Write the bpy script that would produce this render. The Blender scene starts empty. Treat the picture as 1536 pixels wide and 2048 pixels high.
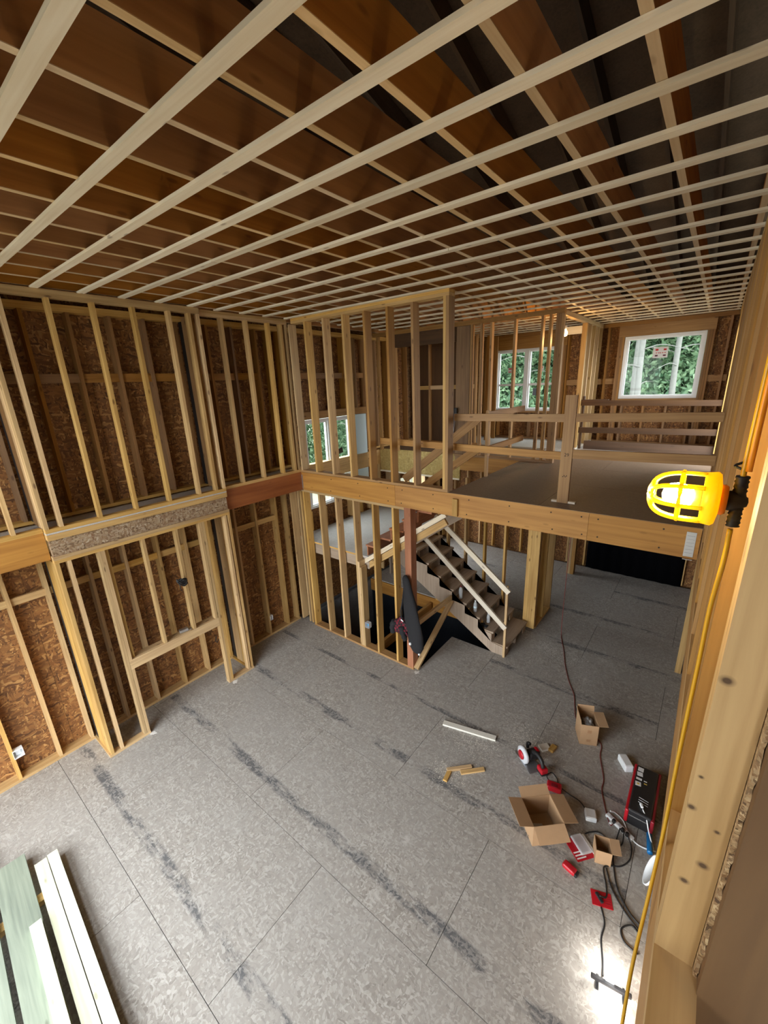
import bpy, bmesh, math, random
from mathutils import Vector, Matrix
random.seed(7)
S = bpy.context.scene
COL = S.collection
R_ = math.radians

# ---------------------------------------------------------------- camera
CAM = (5.67572, -4.77214, 4.56936)
ROT = [[0.78790045, 0.61464952, -0.03766772], [0.15292381, -0.25454729, -0.95489266], [-0.59651253, 0.74660006, -0.29455247]]
cd = bpy.data.cameras.new('camera'); cam = bpy.data.objects.new('camera', cd); COL.objects.link(cam)
cd.sensor_fit = 'VERTICAL'; cd.sensor_height = 36.0; cd.lens = 823.0975 / 2048 * 36.0; cd.clip_start = 0.02; cd.clip_end = 200
r, u, b = Vector(ROT[0]), -Vector(ROT[1]), -Vector(ROT[2])
cam.matrix_world = Matrix(((r.x, u.x, b.x, CAM[0]), (r.y, u.y, b.y, CAM[1]), (r.z, u.z, b.z, CAM[2]), (0, 0, 0, 1)))
S.camera = cam
# ---------------------------------------------------------------- world (overcast daylight)
W = bpy.data.worlds.new('overcast_sky'); S.world = W; W.use_nodes = True
bg = W.node_tree.nodes['Background']; bg.inputs[0].default_value = (0.93, 0.97, 1.0, 1); bg.inputs[1].default_value = 11.5
S.view_settings.view_transform = 'Standard'; S.view_settings.look = 'None'; S.view_settings.gamma = 1
S.view_settings.use_curve_mapping = False; S.view_settings.exposure = 0.12
def portal(loc, rot, sx, sy):
    l = bpy.data.lights.new('window_portal', 'AREA'); l.shape = 'RECTANGLE'; l.size = sx; l.size_y = sy; l.cycles.is_portal = True
    o = bpy.data.objects.new('window_portal', l); COL.objects.link(o); o.location = loc; o.rotation_euler = rot
# area light emits along its -Z: (90,0,0)->+Y ; (-90,0,0)->-Y ; (0,-90,0)->+X ; (0,90,0)->-X
NEAR = -6.4
portal((2.6, NEAR-.06, 1.28), (R_(90), 0, 0), 5.0, 2.3); portal((1.8, NEAR-.06, 4.4), (R_(90), 0, 0), 3.4, 1.9)
portal((4.64, 5.98, 4.715), (R_(-90), 0, 0), 1.4, 1.27); portal((1.885, 5.98, 4.55), (R_(-90), 0, 0), 1.58, 1.48)
portal((-.68, 1.49, 3.09), (0, R_(-90), 0), 1.8, 1.8); portal((-.68, 4.3, 1.4), (0, R_(-90), 0), 1.5, 1.6)
portal((6.0, 3.75, 4.22), (0, R_(90), 0), 2.05, 1.4)

# ---------------------------------------------------------------- materials
MATS = {}
def nt(name):
    m = bpy.data.materials.new(name); m.use_nodes = True; t = m.node_tree; p = t.nodes['Principled BSDF']; MATS[name] = m
    return m, t, p
def N(t, k, **a):
    n = t.nodes.new(k)
    for q, v in a.items(): setattr(n, q, v)
    return n
def L(t, a, b_): t.links.new(a, b_)
def plain(name, c, rough=.6, metal=0, emit=None, es=0, noise=0.0, nscale=30, spec=.5):
    m, t, p = nt(name); p.inputs['Specular IOR Level'].default_value = spec
    p.inputs['Base Color'].default_value = (*c, 1); p.inputs['Roughness'].default_value = rough; p.inputs['Metallic'].default_value = metal
    if emit: p.inputs['Emission Color'].default_value = (*emit, 1); p.inputs['Emission Strength'].default_value = es
    if noise:
        tc = N(t, 'ShaderNodeTexCoord'); no = N(t, 'ShaderNodeTexNoise'); no.inputs['Scale'].default_value = nscale; no.inputs['Detail'].default_value = 4
        L(t, tc.outputs['Object'], no.inputs['Vector'])
        mx = N(t, 'ShaderNodeMix', data_type='RGBA'); mx.inputs[6].default_value = (*[v*(1-noise) for v in c], 1); mx.inputs[7].default_value = (*[min(1, v*(1+noise)) for v in c], 1)
        L(t, no.outputs['Fac'], mx.inputs[0]); L(t, mx.outputs[2], p.inputs['Base Color'])
    return m
def lumber(name, light, dark, knots=.5, var=.25, rough=.65, gs=1.0, kn=()):
    """sawn timber; grain runs along the local Z axis of each board"""
    m, t, p = nt(name); p.inputs['Roughness'].default_value = rough
    tc = N(t, 'ShaderNodeTexCoord'); oi = N(t, 'ShaderNodeObjectInfo')
    off = N(t, 'ShaderNodeVectorMath', operation='SCALE'); off.inputs['Scale'].default_value = 37.0
    cx = N(t, 'ShaderNodeCombineXYZ')
    for i in range(3): L(t, oi.outputs['Random'], cx.inputs[i])
    L(t, cx.outputs[0], off.inputs[0])
    ad = N(t, 'ShaderNodeVectorMath', operation='ADD'); L(t, tc.outputs['Object'], ad.inputs[0]); L(t, off.outputs[0], ad.inputs[1])
    m1 = N(t, 'ShaderNodeMapping'); m1.inputs['Scale'].default_value = (38*gs, 38*gs, 1.6*gs); L(t, ad.outputs[0], m1.inputs[0])
    n1 = N(t, 'ShaderNodeTexNoise'); n1.inputs['Scale'].default_value = 1.0; n1.inputs['Detail'].default_value = 5; n1.inputs['Distortion'].default_value = .6; L(t, m1.outputs[0], n1.inputs['Vector'])
    m2 = N(t, 'ShaderNodeMapping'); m2.inputs['Scale'].default_value = (5, 5, 1.0); L(t, ad.outputs[0], m2.inputs[0])
    n2 = N(t, 'ShaderNodeTexNoise'); n2.inputs['Scale'].default_value = 1.0; n2.inputs['Detail'].default_value = 2; L(t, m2.outputs[0], n2.inputs['Vector'])
    rp = N(t, 'ShaderNodeValToRGB'); e = rp.color_ramp.elements; e[0].position = .32; e[0].color = (*dark, 1); e[1].position = .62; e[1].color = (*light, 1)
    mm = N(t, 'ShaderNodeMath', operation='MULTIPLY_ADD'); mm.inputs[1].default_value = .55; L(t, n1.outputs['Fac'], mm.inputs[0])
    m3 = N(t, 'ShaderNodeMath', operation='MULTIPLY'); m3.inputs[1].default_value = .45; L(t, n2.outputs['Fac'], m3.inputs[0]); L(t, m3.outputs[0], mm.inputs[2]); L(t, mm.outputs[0], rp.inputs[0])
    out = rp.outputs[0]
    if knots:
        mk = N(t, 'ShaderNodeMapping'); mk.inputs['Scale'].default_value = (9, 9, 3.2); L(t, ad.outputs[0], mk.inputs[0])
        vo = N(t, 'ShaderNodeTexVoronoi'); vo.inputs['Scale'].default_value = 1.0; L(t, mk.outputs[0], vo.inputs['Vector'])
        cr = N(t, 'ShaderNodeValToRGB'); ce = cr.color_ramp.elements; ce[0].position = .07; ce[0].color = (1, 1, 1, 1); ce[1].position = .14; ce[1].color = (0, 0, 0, 1); L(t, vo.outputs['Distance'], cr.inputs[0])
        kf = N(t, 'ShaderNodeMath', operation='MULTIPLY'); kf.inputs[1].default_value = knots; L(t, cr.outputs[0], kf.inputs[0])
        mx = N(t, 'ShaderNodeMix', data_type='RGBA'); mx.inputs[7].default_value = (dark[0]*.3, dark[1]*.22, dark[2]*.18, 1); L(t, kf.outputs[0], mx.inputs[0]); L(t, out, mx.inputs[6]); out = mx.outputs[2]
    for (kx, ky, kz, kr) in kn:      # individual large knots at fixed places on the board
        sb = N(t, 'ShaderNodeVectorMath', operation='SUBTRACT'); sb.inputs[1].default_value = (kx, ky, kz); L(t, tc.outputs['Object'], sb.inputs[0])
        sc = N(t, 'ShaderNodeVectorMath', operation='MULTIPLY'); sc.inputs[1].default_value = (1/kr, .3/kr, 1.15/kr); L(t, sb.outputs[0], sc.inputs[0])
        ln = N(t, 'ShaderNodeVectorMath', operation='LENGTH'); L(t, sc.outputs[0], ln.inputs[0])
        cr = N(t, 'ShaderNodeValToRGB'); ce = cr.color_ramp.elements; ce[0].position = .35; ce[0].color = (.95, .95, .95, 1); ce[1].position = 1.0; ce[1].color = (0, 0, 0, 1); q = ce.new(.6); q.color = (.45, .45, .45, 1); L(t, ln.outputs['Value'], cr.inputs[0])
        mx = N(t, 'ShaderNodeMix', data_type='RGBA'); mx.inputs[7].default_value = (.07, .035, .015, 1); L(t, cr.outputs[0], mx.inputs[0]); L(t, out, mx.inputs[6]); out = mx.outputs[2]
    hs = N(t, 'ShaderNodeHueSaturation')
    mr = N(t, 'ShaderNodeMapRange'); mr.inputs[3].default_value = 1-var; mr.inputs[4].default_value = 1+var*.6; L(t, oi.outputs['Random'], mr.inputs[0]); L(t, mr.outputs[0], hs.inputs['Value'])
    sf = N(t, 'ShaderNodeMath', operation='FRACT'); sm = N(t, 'ShaderNodeMath', operation='MULTIPLY'); sm.inputs[1].default_value = 7.31; L(t, oi.outputs['Random'], sm.inputs[0]); L(t, sm.outputs[0], sf.inputs[0])
    ms = N(t, 'ShaderNodeMapRange'); ms.inputs[3].default_value = 1-var*.7; ms.inputs[4].default_value = 1+var*.5; L(t, sf.outputs[0], ms.inputs[0]); L(t, ms.outputs[0], hs.inputs['Saturation'])
    L(t, out, hs.inputs['Color']); L(t, hs.outputs[0], p.inputs['Base Color'])
    bu = N(t, 'ShaderNodeBump'); bu.inputs['Strength'].default_value = .15; bu.inputs['Distance'].default_value = .004; L(t, n1.outputs['Fac'], bu.inputs['Height']); L(t, bu.outputs[0], p.inputs['Normal'])
    return m
def osb(name, cols, size=1.0, dust=None, stripe=False, rough=.75, contrast=1.0):
    m, t, p = nt(name); p.inputs['Roughness'].default_value = rough
    tc = N(t, 'ShaderNodeTexCoord'); oi = N(t, 'ShaderNodeObjectInfo')
    cx = N(t, 'ShaderNodeCombineXYZ'); 
    for i in range(3): L(t, oi.outputs['Random'], cx.inputs[i])
    off = N(t, 'ShaderNodeVectorMath', operation='SCALE'); off.inputs['Scale'].default_value = 23.0; L(t, cx.outputs[0], off.inputs[0])
    ad = N(t, 'ShaderNodeVectorMath', operation='ADD'); L(t, tc.outputs['Object'], ad.inputs[0]); L(t, off.outputs[0], ad.inputs[1])
    wn = N(t, 'ShaderNodeTexNoise'); wn.inputs['Scale'].default_value = 6; L(t, ad.outputs[0], wn.inputs['Vector'])
    wv = N(t, 'ShaderNodeVectorMath', operation='MULTIPLY_ADD'); wv.inputs[1].default_value = (.11, .11, .11); L(t, wn.outputs['Color'], wv.inputs[0]); L(t, ad.outputs[0], wv.inputs[2])
    def layer(rot, sc):
        mp = N(t, 'ShaderNodeMapping'); mp.inputs['Rotation'].default_value = rot; mp.inputs['Scale'].default_value = tuple(v/size for v in sc); L(t, wv.outputs[0], mp.inputs[0])
        v = N(t, 'ShaderNodeTexVoronoi'); v.inputs['Scale'].default_value = 1; v.inputs['Randomness'].default_value = 1; L(t, mp.outputs[0], v.inputs['Vector'])
        s = N(t, 'ShaderNodeSeparateColor'); L(t, v.outputs['Color'], s.inputs[0]); return s.outputs[0], s.outputs[1]
    a, a2 = layer((.5, .4, .3), (62, 62, 13)); c, c2 = layer((-.45, .5, 1.2), (13, 58, 58)); d, d2 = layer((.9, -.35, .2), (50, 12, 50))
    g1 = N(t, 'ShaderNodeMath', operation='GREATER_THAN'); g1.inputs[1].default_value = .5; L(t, a2, g1.inputs[0])
    x1 = N(t, 'ShaderNodeMix', data_type='FLOAT'); L(t, g1.outputs[0], x1.inputs[0]); L(t, a, x1.inputs[2]); L(t, c, x1.inputs[3])
    g2 = N(t, 'ShaderNodeMath', operation='GREATER_THAN'); g2.inputs[1].default_value = .62; L(t, d2, g2.inputs[0])
    x2 = N(t, 'ShaderNodeMix', data_type='FLOAT'); L(t, g2.outputs[0], x2.inputs[0]); L(t, x1.outputs[0], x2.inputs[2]); L(t, d, x2.inputs[3])
    rp = N(t, 'ShaderNodeValToRGB'); els = rp.color_ramp.elements
    els[0].position = 0; els[0].color = (*cols[0], 1); els[1].position = 1; els[1].color = (*cols[-1], 1)
    for i, cc in enumerate(cols[1:-1]):
        q = els.new((i+1)/(len(cols)-1)); q.color = (*cc, 1)
    L(t, x2.outputs[0], rp.inputs[0]); out = rp.outputs[0]
    big = N(t, 'ShaderNodeTexNoise'); big.inputs['Scale'].default_value = 1.7; big.inputs['Detail'].default_value = 5; L(t, ad.outputs[0], big.inputs['Vector'])
    if dust:
        rr = N(t, 'ShaderNodeMapRange'); rr.inputs[1].default_value = .3; rr.inputs[2].default_value = .72; rr.inputs[3].default_value = .30; rr.inputs[4].default_value = .72; L(t, big.outputs['Fac'], rr.inputs[0])
        mx = N(t, 'ShaderNodeMix', data_type='RGBA'); mx.inputs[7].default_value = (*dust, 1); L(t, rr.outputs[0], mx.inputs[0]); L(t, out, mx.inputs[6]); out = mx.outputs[2]
    if stripe:   # dark printed nail line running the length of each floor sheet, scuffed off in places
        sp = N(t, 'ShaderNodeSeparateXYZ'); L(t, tc.outputs['Object'], sp.inputs[0])
        s1 = N(t, 'ShaderNodeMath', operation='ADD'); s1.inputs[1].default_value = .33; L(t, sp.outputs[0], s1.inputs[0])
        s2 = N(t, 'ShaderNodeMath', operation='ABSOLUTE'); L(t, s1.outputs[0], s2.inputs[0])
        s3 = N(t, 'ShaderNodeMapRange'); s3.inputs[1].default_value = .045; s3.inputs[2].default_value = .075; s3.inputs[3].default_value = 1; s3.inputs[4].default_value = 0; L(t, s2.outputs[0], s3.inputs[0])
        b2 = N(t, 'ShaderNodeTexNoise'); b2.inputs['Scale'].default_value = 2.3; b2.inputs['Detail'].default_value = 6; b2.inputs['Roughness'].default_value = .7
        mp = N(t, 'ShaderNodeMapping'); mp.inputs['Scale'].default_value = (2.5, 2.5, .75); L(t, ad.outputs[0], mp.inputs[0]); L(t, mp.outputs[0], b2.inputs['Vector'])
        s4 = N(t, 'ShaderNodeMapRange'); s4.inputs[1].default_value = .455; s4.inputs[2].default_value = .545; s4.inputs[3].default_value = .06; s4.inputs[4].default_value = .85; L(t, b2.outputs['Fac'], s4.inputs[0])
        fl = N(t, 'ShaderNodeMapRange'); fl.inputs[1].default_value = .3; fl.inputs[2].default_value = .6; fl.inputs[3].default_value = 1; fl.inputs[4].default_value = .55; L(t, x2.outputs[0], fl.inputs[0])
        s5 = N(t, 'ShaderNodeMath', operation='MULTIPLY'); L(t, s3.outputs[0], s5.inputs[0]); L(t, s4.outputs[0], s5.inputs[1])
        s6 = N(t, 'ShaderNodeMath', operation='MULTIPLY'); L(t, s5.outputs[0], s6.inputs[0]); L(t, fl.outputs[0], s6.inputs[1])
        mx = N(t, 'ShaderNodeMix', data_type='RGBA'); mx.inputs[7].default_value = (.075, .08, .09, 1); L(t, s6.outputs[0], mx.inputs[0]); L(t, out, mx.inputs[6]); out = mx.outputs[2]
        # pale chalky scuffs
        b3 = N(t, 'ShaderNodeTexNoise'); b3.inputs['Scale'].default_value = 3.5; b3.inputs['Detail'].default_value = 9; b3.inputs['Roughness'].default_value = .75; L(t, ad.outputs[0], b3.inputs['Vector'])
        s7 = N(t, 'ShaderNodeMapRange'); s7.inputs[1].default_value = .60; s7.inputs[2].default_value = .74; s7.inputs[3].default_value = 0; s7.inputs[4].default_value = .55; L(t, b3.outputs['Fac'], s7.inputs[0])
        mx = N(t, 'ShaderNodeMix', data_type='RGBA'); mx.inputs[7].default_value = (.62, .61, .58, 1); L(t, s7.outputs[0], mx.inputs[0]); L(t, out, mx.inputs[6]); out = mx.outputs[2]
    L(t, out, p.inputs['Base Color'])
    bu = N(t, 'ShaderNodeBump'); bu.inputs['Strength'].default_value = .25; bu.inputs['Distance'].default_value = .003; L(t, x2.outputs[0], bu.inputs['Height']); L(t, bu.outputs[0], p.inputs['Normal'])
    return m

lumber('stud_wood', (.63, .41, .160), (.40, .225, .070), .75)
lumber('warm_wood', (.36, .18, .050), (.22, .10, .025), .6)
lumber('pale_wood', (.84, .755, .61), (.68, .57, .41), .6, var=.14)
lumber('rail_wood', (.43, .235, .072), (.27, .128, .034), .65, var=.15)
lumber('stair_wood', (.42, .32, .23), (.29, .21, .145), .2, var=.1)
lumber('lvl_wood', (.50, .25, .055), (.31, .13, .025), .25, gs=.55, var=.05)
lumber('lvl_red', (.36, .12, .035), (.22, .06, .016), .2, gs=.5, var=.05)
lumber('joist_wood', (.52, .23, .055), (.32, .12, .026), .45, gs=.5, var=.2)
lumber('joist_edge', (.66, .48, .28), (.50, .33, .16), .3)
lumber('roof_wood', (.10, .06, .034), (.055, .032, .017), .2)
lumber('red_post', (.40, .16, .075), (.26, .09, .036), .3, var=.1)
lumber('treated_wood', (.70, .72, .56), (.54, .56, .40), .5, var=.12)
lumber('grey_treated', (.26, .30, .23), (.15, .18, .14), .5, var=.15)
lumber('near_wood', (.57, .375, .165), (.37, .215, .075), .5, gs=.75, var=.04, kn=((.025-.05, -.019, 3.996-4.375, .016), (-.032, -.019, 3.662-4.375, .012), (.010, -.019, 3.518-4.375, .015), (-.014, -.019, 3.447-4.375, .013), (.018, -.019, 3.627-4.375, .008), (-.028, -.019, 3.75-4.375, .007)))
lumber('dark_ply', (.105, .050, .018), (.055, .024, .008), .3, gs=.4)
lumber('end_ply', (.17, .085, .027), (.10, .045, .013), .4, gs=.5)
osb('osb_wall', [(.075, .028, .007), (.18, .073, .018), (.28, .125, .034), (.13, .050, .012), (.44, .235, .078)], size=1.2)
osb('osb_header', [(.12, .07, .035), (.28, .18, .10), (.38, .29, .19), (.20, .11, .055), (.46, .38, .28)])
osb('osb_edge', [(.10, .05, .018), (.5, .33, .16), (.22, .11, .04), (.60, .44, .24)], size=.3)
osb('osb_yellow', [(.30, .20, .06), (.46, .33, .11), (.38, .26, .08), (.55, .42, .17)])
osb('floor_osb', [(.17, .15, .125), (.34, .31, .275), (.25, .225, .195), (.52, .50, .465), (.29, .265, .23)], size=.95, dust=(.365, .35, .325), stripe=True, rough=.7)
osb('deck_osb', [(.34, .31, .28), (.46, .43, .40), (.40, .37, .34), (.56, .54, .51)], size=.75, dust=(.52, .50, .48), rough=.6)  # dusty board, with window brightness put into its paler colour
osb('deck_shaded', [(.14, .092, .058), (.21, .142, .092), (.175, .115, .072), (.27, .19, .13)], size=.75, dust=(.22, .155, .105), rough=.55)  # the upper deck's shade put into a brown board colour
plain('gap_dark', (.03, .027, .024), .9)
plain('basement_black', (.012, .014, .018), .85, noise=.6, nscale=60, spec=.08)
plain('concrete', (.20, .21, .22), .9, noise=.25, nscale=9)
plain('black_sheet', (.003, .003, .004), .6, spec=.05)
plain('vinyl_white', (.80, .82, .84), .35)
plain('jamb_blue', (.62, .80, .88), .5)
plain('steel', (.55, .57, .60), .35, .9)
plain('grey_plastic', (.55, .57, .60), .5)
plain('white_plastic', (.82, .86, .88), .4)
plain('blue_plastic', (.05, .25, .45), .4)
plain('blue_tool', (.01, .16, .42), .35)
plain('black_rubber', (.012, .012, .013), .55)
plain('black_plastic', (.018, .018, .02), .35)
plain('black_fabric', (.012, .012, .014), .9, noise=.4, nscale=200)
plain('red_plastic', (.45, .012, .022), .3)
plain('dark_red', (.24, .01, .02), .4)
plain('cord_red', (.17, .035, .03), .5)
plain('card_brown', (.43, .27, .145), .85, noise=.08, nscale=14)
plain('card_inner', (.37, .235, .125), .9, noise=.08, nscale=14)
plain('card_tape', (.36, .20, .10), .4)
plain('paper_white', (.75, .76, .76), .8)
plain('label_yellow', (.65, .45, .08), .5)
plain('ink', (.03, .02, .015), .8)
plain('ink_red', (.55, .03, .04), .7)
plain('ink_dark', (.12, .03, .06), .7)
plain('cord_yellow', (.62, .34, .008), .35)
plain('cord_orange', (.75, .27, .01), .4)
plain('dirty_white', (.74, .72, .64), .7, noise=.1)
plain('bark_pale', (.13, .125, .115), .9, noise=.3, nscale=9)
plain('grass', (.20, .19, .14), .95, noise=.4, nscale=3)
plain('dust_white', (.70, .69, .66), .95)
# plaid fabric
m, t, p = nt('plaid'); tc = N(t, 'ShaderNodeTexCoord'); ck = N(t, 'ShaderNodeTexChecker'); ck.inputs['Scale'].default_value = 26
ck.inputs[1].default_value = (.16, .008, .02, 1); ck.inputs[2].default_value = (.01, .01, .012, 1); L(t, tc.outputs['Object'], ck.inputs[0]); L(t, ck.outputs[0], p.inputs['Base Color']); p.inputs['Roughness'].default_value = .9
# leaves
m, t, p = nt('leaf'); gi = N(t, 'ShaderNodeNewGeometry'); rp = N(t, 'ShaderNodeValToRGB'); rp.color_ramp.elements[0].color = (.07, .15, .08, 1); rp.color_ramp.elements[1].color = (.30, .42, .25, 1)
L(t, gi.outputs['Random Per Island'], rp.inputs[0]); L(t, rp.outputs[0], p.inputs['Base Color']); p.inputs['Roughness'].default_value = .6
tl = N(t, 'ShaderNodeBsdfTranslucent'); L(t, rp.outputs[0], tl.inputs[0]); ms_ = N(t, 'ShaderNodeMixShader'); ms_.inputs[0].default_value = .45; L(t, p.outputs[0], ms_.inputs[1]); L(t, tl.outputs[0], ms_.inputs[2]); L(t, ms_.outputs[0], t.nodes['Material Output'].inputs[0])
# window glass
m = bpy.data.materials.new('glass_pane'); m.use_nodes = True; t = m.node_tree; t.nodes.clear(); MATS['glass_pane'] = m
o_ = N(t, 'ShaderNodeOutputMaterial'); tr = N(t, 'ShaderNodeBsdfTransparent'); gl = N(t, 'ShaderNodeBsdfGlossy'); gl.inputs['Roughness'].default_value = .02; mx = N(t, 'ShaderNodeMixShader'); mx.inputs[0].default_value = .004
tr.inputs[0].default_value = (.93, .97, .96, 1); L(t, tr.outputs[0], mx.inputs[1]); L(t, gl.outputs[0], mx.inputs[2]); L(t, mx.outputs[0], o_.inputs[0])
# clear plastic
m = bpy.data.materials.new('clear_plastic'); m.use_nodes = True; t = m.node_tree; t.nodes.clear(); MATS['clear_plastic'] = m
o_ = N(t, 'ShaderNodeOutputMaterial'); tr = N(t, 'ShaderNodeBsdfTransparent'); gl = N(t, 'ShaderNodeBsdfPrincipled'); gl.inputs['Base Color'].default_value = (.75, .78, .8, 1); gl.inputs['Roughness'].default_value = .08; mx = N(t, 'ShaderNodeMixShader'); mx.inputs[0].default_value = .45
L(t, tr.outputs[0], mx.inputs[1]); L(t, gl.outputs[0], mx.inputs[2]); L(t, mx.outputs[0], o_.inputs[0])
# translucent yellow cage plastic
m, t, p = nt('cage_yellow'); p.inputs['Base Color'].default_value = (.95, .66, .015, 1); p.inputs['Roughness'].default_value = .35; p.inputs['Subsurface Weight'].default_value = .0; p.inputs['Transmission Weight'].default_value = .0
tl = N(t, 'ShaderNodeBsdfTranslucent'); tl.inputs[0].default_value = (1, .80, .02, 1); ms_ = N(t, 'ShaderNodeMixShader'); ms_.inputs[0].default_value = .5; L(t, p.outputs[0], ms_.inputs[1]); L(t, tl.outputs[0], ms_.inputs[2]); L(t, ms_.outputs[0], t.nodes['Material Output'].inputs[0])
plain('bulb_glow', (1, .9, .7), .3, emit=(1, .86, .50), es=170)
plain('bulb_far', (1, .8, .5), .3, emit=(1, .62, .20), es=14)
plain('led_glow', (1, 1, 1), .3, emit=(1, .96, .88), es=45)

# ---------------------------------------------------------------- geometry helpers
def meta(o, label=None, cat=None, group=None, kind=None):
    if label: o['label'] = label
    if cat: o['category'] = cat
    if group: o['group'] = group
    if kind: o['kind'] = kind
    return o
def thing(name, label, cat, loc=(0, 0, 0), rz=0, group=None, kind=None):
    o = bpy.data.objects.new(name, None); COL.objects.link(o); o.location = loc; o.rotation_euler = (0, 0, rz); o.empty_display_size = .1
    return meta(o, label, cat, group, kind)
def link(name, me, mat, parent=None):
    o = bpy.data.objects.new(name, me); COL.objects.link(o)
    if mat and not me.materials: me.materials.append(MATS[mat])
    if parent: o.parent = parent
    return o
BOXC = {}
def boxmesh(dx, dy, dz, mat):
    k = (round(dx, 4), round(dy, 4), round(dz, 4), mat)
    if k in BOXC: return BOXC[k]
    x, y, z = dx/2, dy/2, dz/2
    v = [(-x,-y,-z),(x,-y,-z),(x,y,-z),(-x,y,-z),(-x,-y,z),(x,-y,z),(x,y,z),(-x,y,z)]
    f = [(3,2,1,0),(4,5,6,7),(0,1,5,4),(1,2,6,5),(2,3,7,6),(3,0,4,7)]
    me = bpy.data.meshes.new('board'); me.from_pydata(v, [], f); me.materials.append(MATS[mat]); BOXC[k] = me; return me
PX = Matrix(((0, 0, 1), (1, 0, 0), (0, 1, 0))).to_4x4()     # local z -> X
PY = Matrix(((0, 1, 0), (0, 0, 1), (1, 0, 0))).to_4x4()     # local z -> Y
def box(name, parent, X, Y, Z, mat, local=False, jit=0.0):
    """axis-aligned board, grain along its longest side; world coordinates unless local"""
    d = (X[1]-X[0], Y[1]-Y[0], Z[1]-Z[0]); c = Vector(((X[0]+X[1])/2, (Y[0]+Y[1])/2, (Z[0]+Z[1])/2))
    k = max(range(3), key=lambda i: d[i])
    if k == 2: me = boxmesh(*d, mat); M = Matrix()
    elif k == 0: me = boxmesh(d[1], d[2], d[0], mat); M = PX
    else: me = boxmesh(d[2], d[0], d[1], mat); M = PY
    o = link(name, me, None, parent)
    if parent and not local: c = c - parent.location
    if jit: M = Matrix.Rotation(random.uniform(-jit, jit), 4, 'X') @ Matrix.Rotation(random.uniform(-jit, jit), 4, 'Y') @ M
    o.matrix_local = Matrix.Translation(c) @ M
    return o
def board(name, parent, a, b2, w, th, side, mat, local=False):
    """board from a to b2; w is measured along side, th across it"""
    a, b2 = Vector(a), Vector(b2)
    if parent and not local: a = a - parent.location; b2 = b2 - parent.location
    z = (b2-a).normalized(); x = Vector(side); x = (x - z*x.dot(z)).normalized(); y = z.cross(x)
    o = link(name, boxmesh(w, th, (b2-a).length, mat), None, parent); c = (a+b2)/2
    o.matrix_local = Matrix(((x.x, y.x, z.x, c.x), (x.y, y.y, z.y, c.y), (x.z, y.z, z.z, c.z), (0, 0, 0, 1)))
    return o
def mesh_obj(name, parent, v, f, mat, smooth=False):
    me = bpy.data.meshes.new(name); me.from_pydata([tuple(q) for q in v], [], f); me.materials.append(MATS[mat])
    if smooth:
        for q in me.polygons: q.use_smooth = True
    return link(name, me, None, parent)
def bev(name, parent, size, loc, mat, r=.01, seg=2, rot=(0, 0, 0)):
    bm = bmesh.new(); bmesh.ops.create_cube(bm, size=1); bmesh.ops.scale(bm, vec=size, verts=bm.verts)
    bmesh.ops.bevel(bm, geom=bm.edges[:], offset=r, segments=seg, affect='EDGES', profile=.5)
    me = bpy.data.meshes.new(name); bm.to_mesh(me); bm.free(); me.materials.append(MATS[mat])
    o = link(name, me, None, parent); o.location = loc; o.rotation_euler = rot; return o
def crom(pts, n=6):
    P = [Vector(q) for q in pts]; P = [2*P[0]-P[1]] + P + [2*P[-1]-P[-2]]; out = []
    for i in range(1, len(P)-2):
        p0, p1, p2, p3 = P[i-1:i+3]
        for k in range(n):
            s = k/n; out.append(.5*((2*p1)+(-p0+p2)*s+(2*p0-5*p1+4*p2-p3)*s*s+(-p0+3*p1-3*p2+p3)*s**3))
    out.append(P[-2]); return out
def tube(name, parent, pts, rad, mat, sides=7, n=6, world=True, radii=None):
    Q = crom(pts, n) if n else [Vector(q) for q in pts]
    if parent and world: Q = [q - parent.location for q in Q]
    v, f = [], []; up = Vector((.13, .21, .97))
    for i, q in enumerate(Q):
        z = (Q[min(i+1, len(Q)-1)] - Q[max(i-1, 0)]).normalized(); x = z.cross(up)
        if x.length < .05: x = z.cross(Vector((1, 0, 0)))
        x.normalize(); y = z.cross(x); rr = rad if radii is None else radii(i/(len(Q)-1))
        for k in range(sides):
            a = 2*math.pi*k/sides; v.append(q + x*math.cos(a)*rr + y*math.sin(a)*rr)
    for i in range(len(Q)-1):
        for k in range(sides): f.append((i*sides+k, i*sides+(k+1) % sides, (i+1)*sides+(k+1) % sides, (i+1)*sides+k))
    f.append(tuple(range(sides))[::-1]); f.append(tuple((len(Q)-1)*sides+k for k in range(sides)))
    return mesh_obj(name, parent, v, f, mat, True)
def lathe(name, parent, prof, mat, sides=20, loc=(0, 0, 0), rot=(0, 0, 0)):
    v, f = [], []
    for (rr, z) in prof:
        for k in range(sides):
            a = 2*math.pi*k/sides; v.append((rr*math.cos(a), rr*math.sin(a), z))
    for i in range(len(prof)-1):
        for k in range(sides): f.append((i*sides+k, i*sides+(k+1) % sides, (i+1)*sides+(k+1) % sides, (i+1)*sides+k))
    f.append(tuple(range(sides))[::-1]); f.append(tuple((len(prof)-1)*sides+k for k in range(sides)))
    o = mesh_obj(name, parent, v, f, mat, True); o.location = loc; o.rotation_euler = rot; return o
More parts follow.
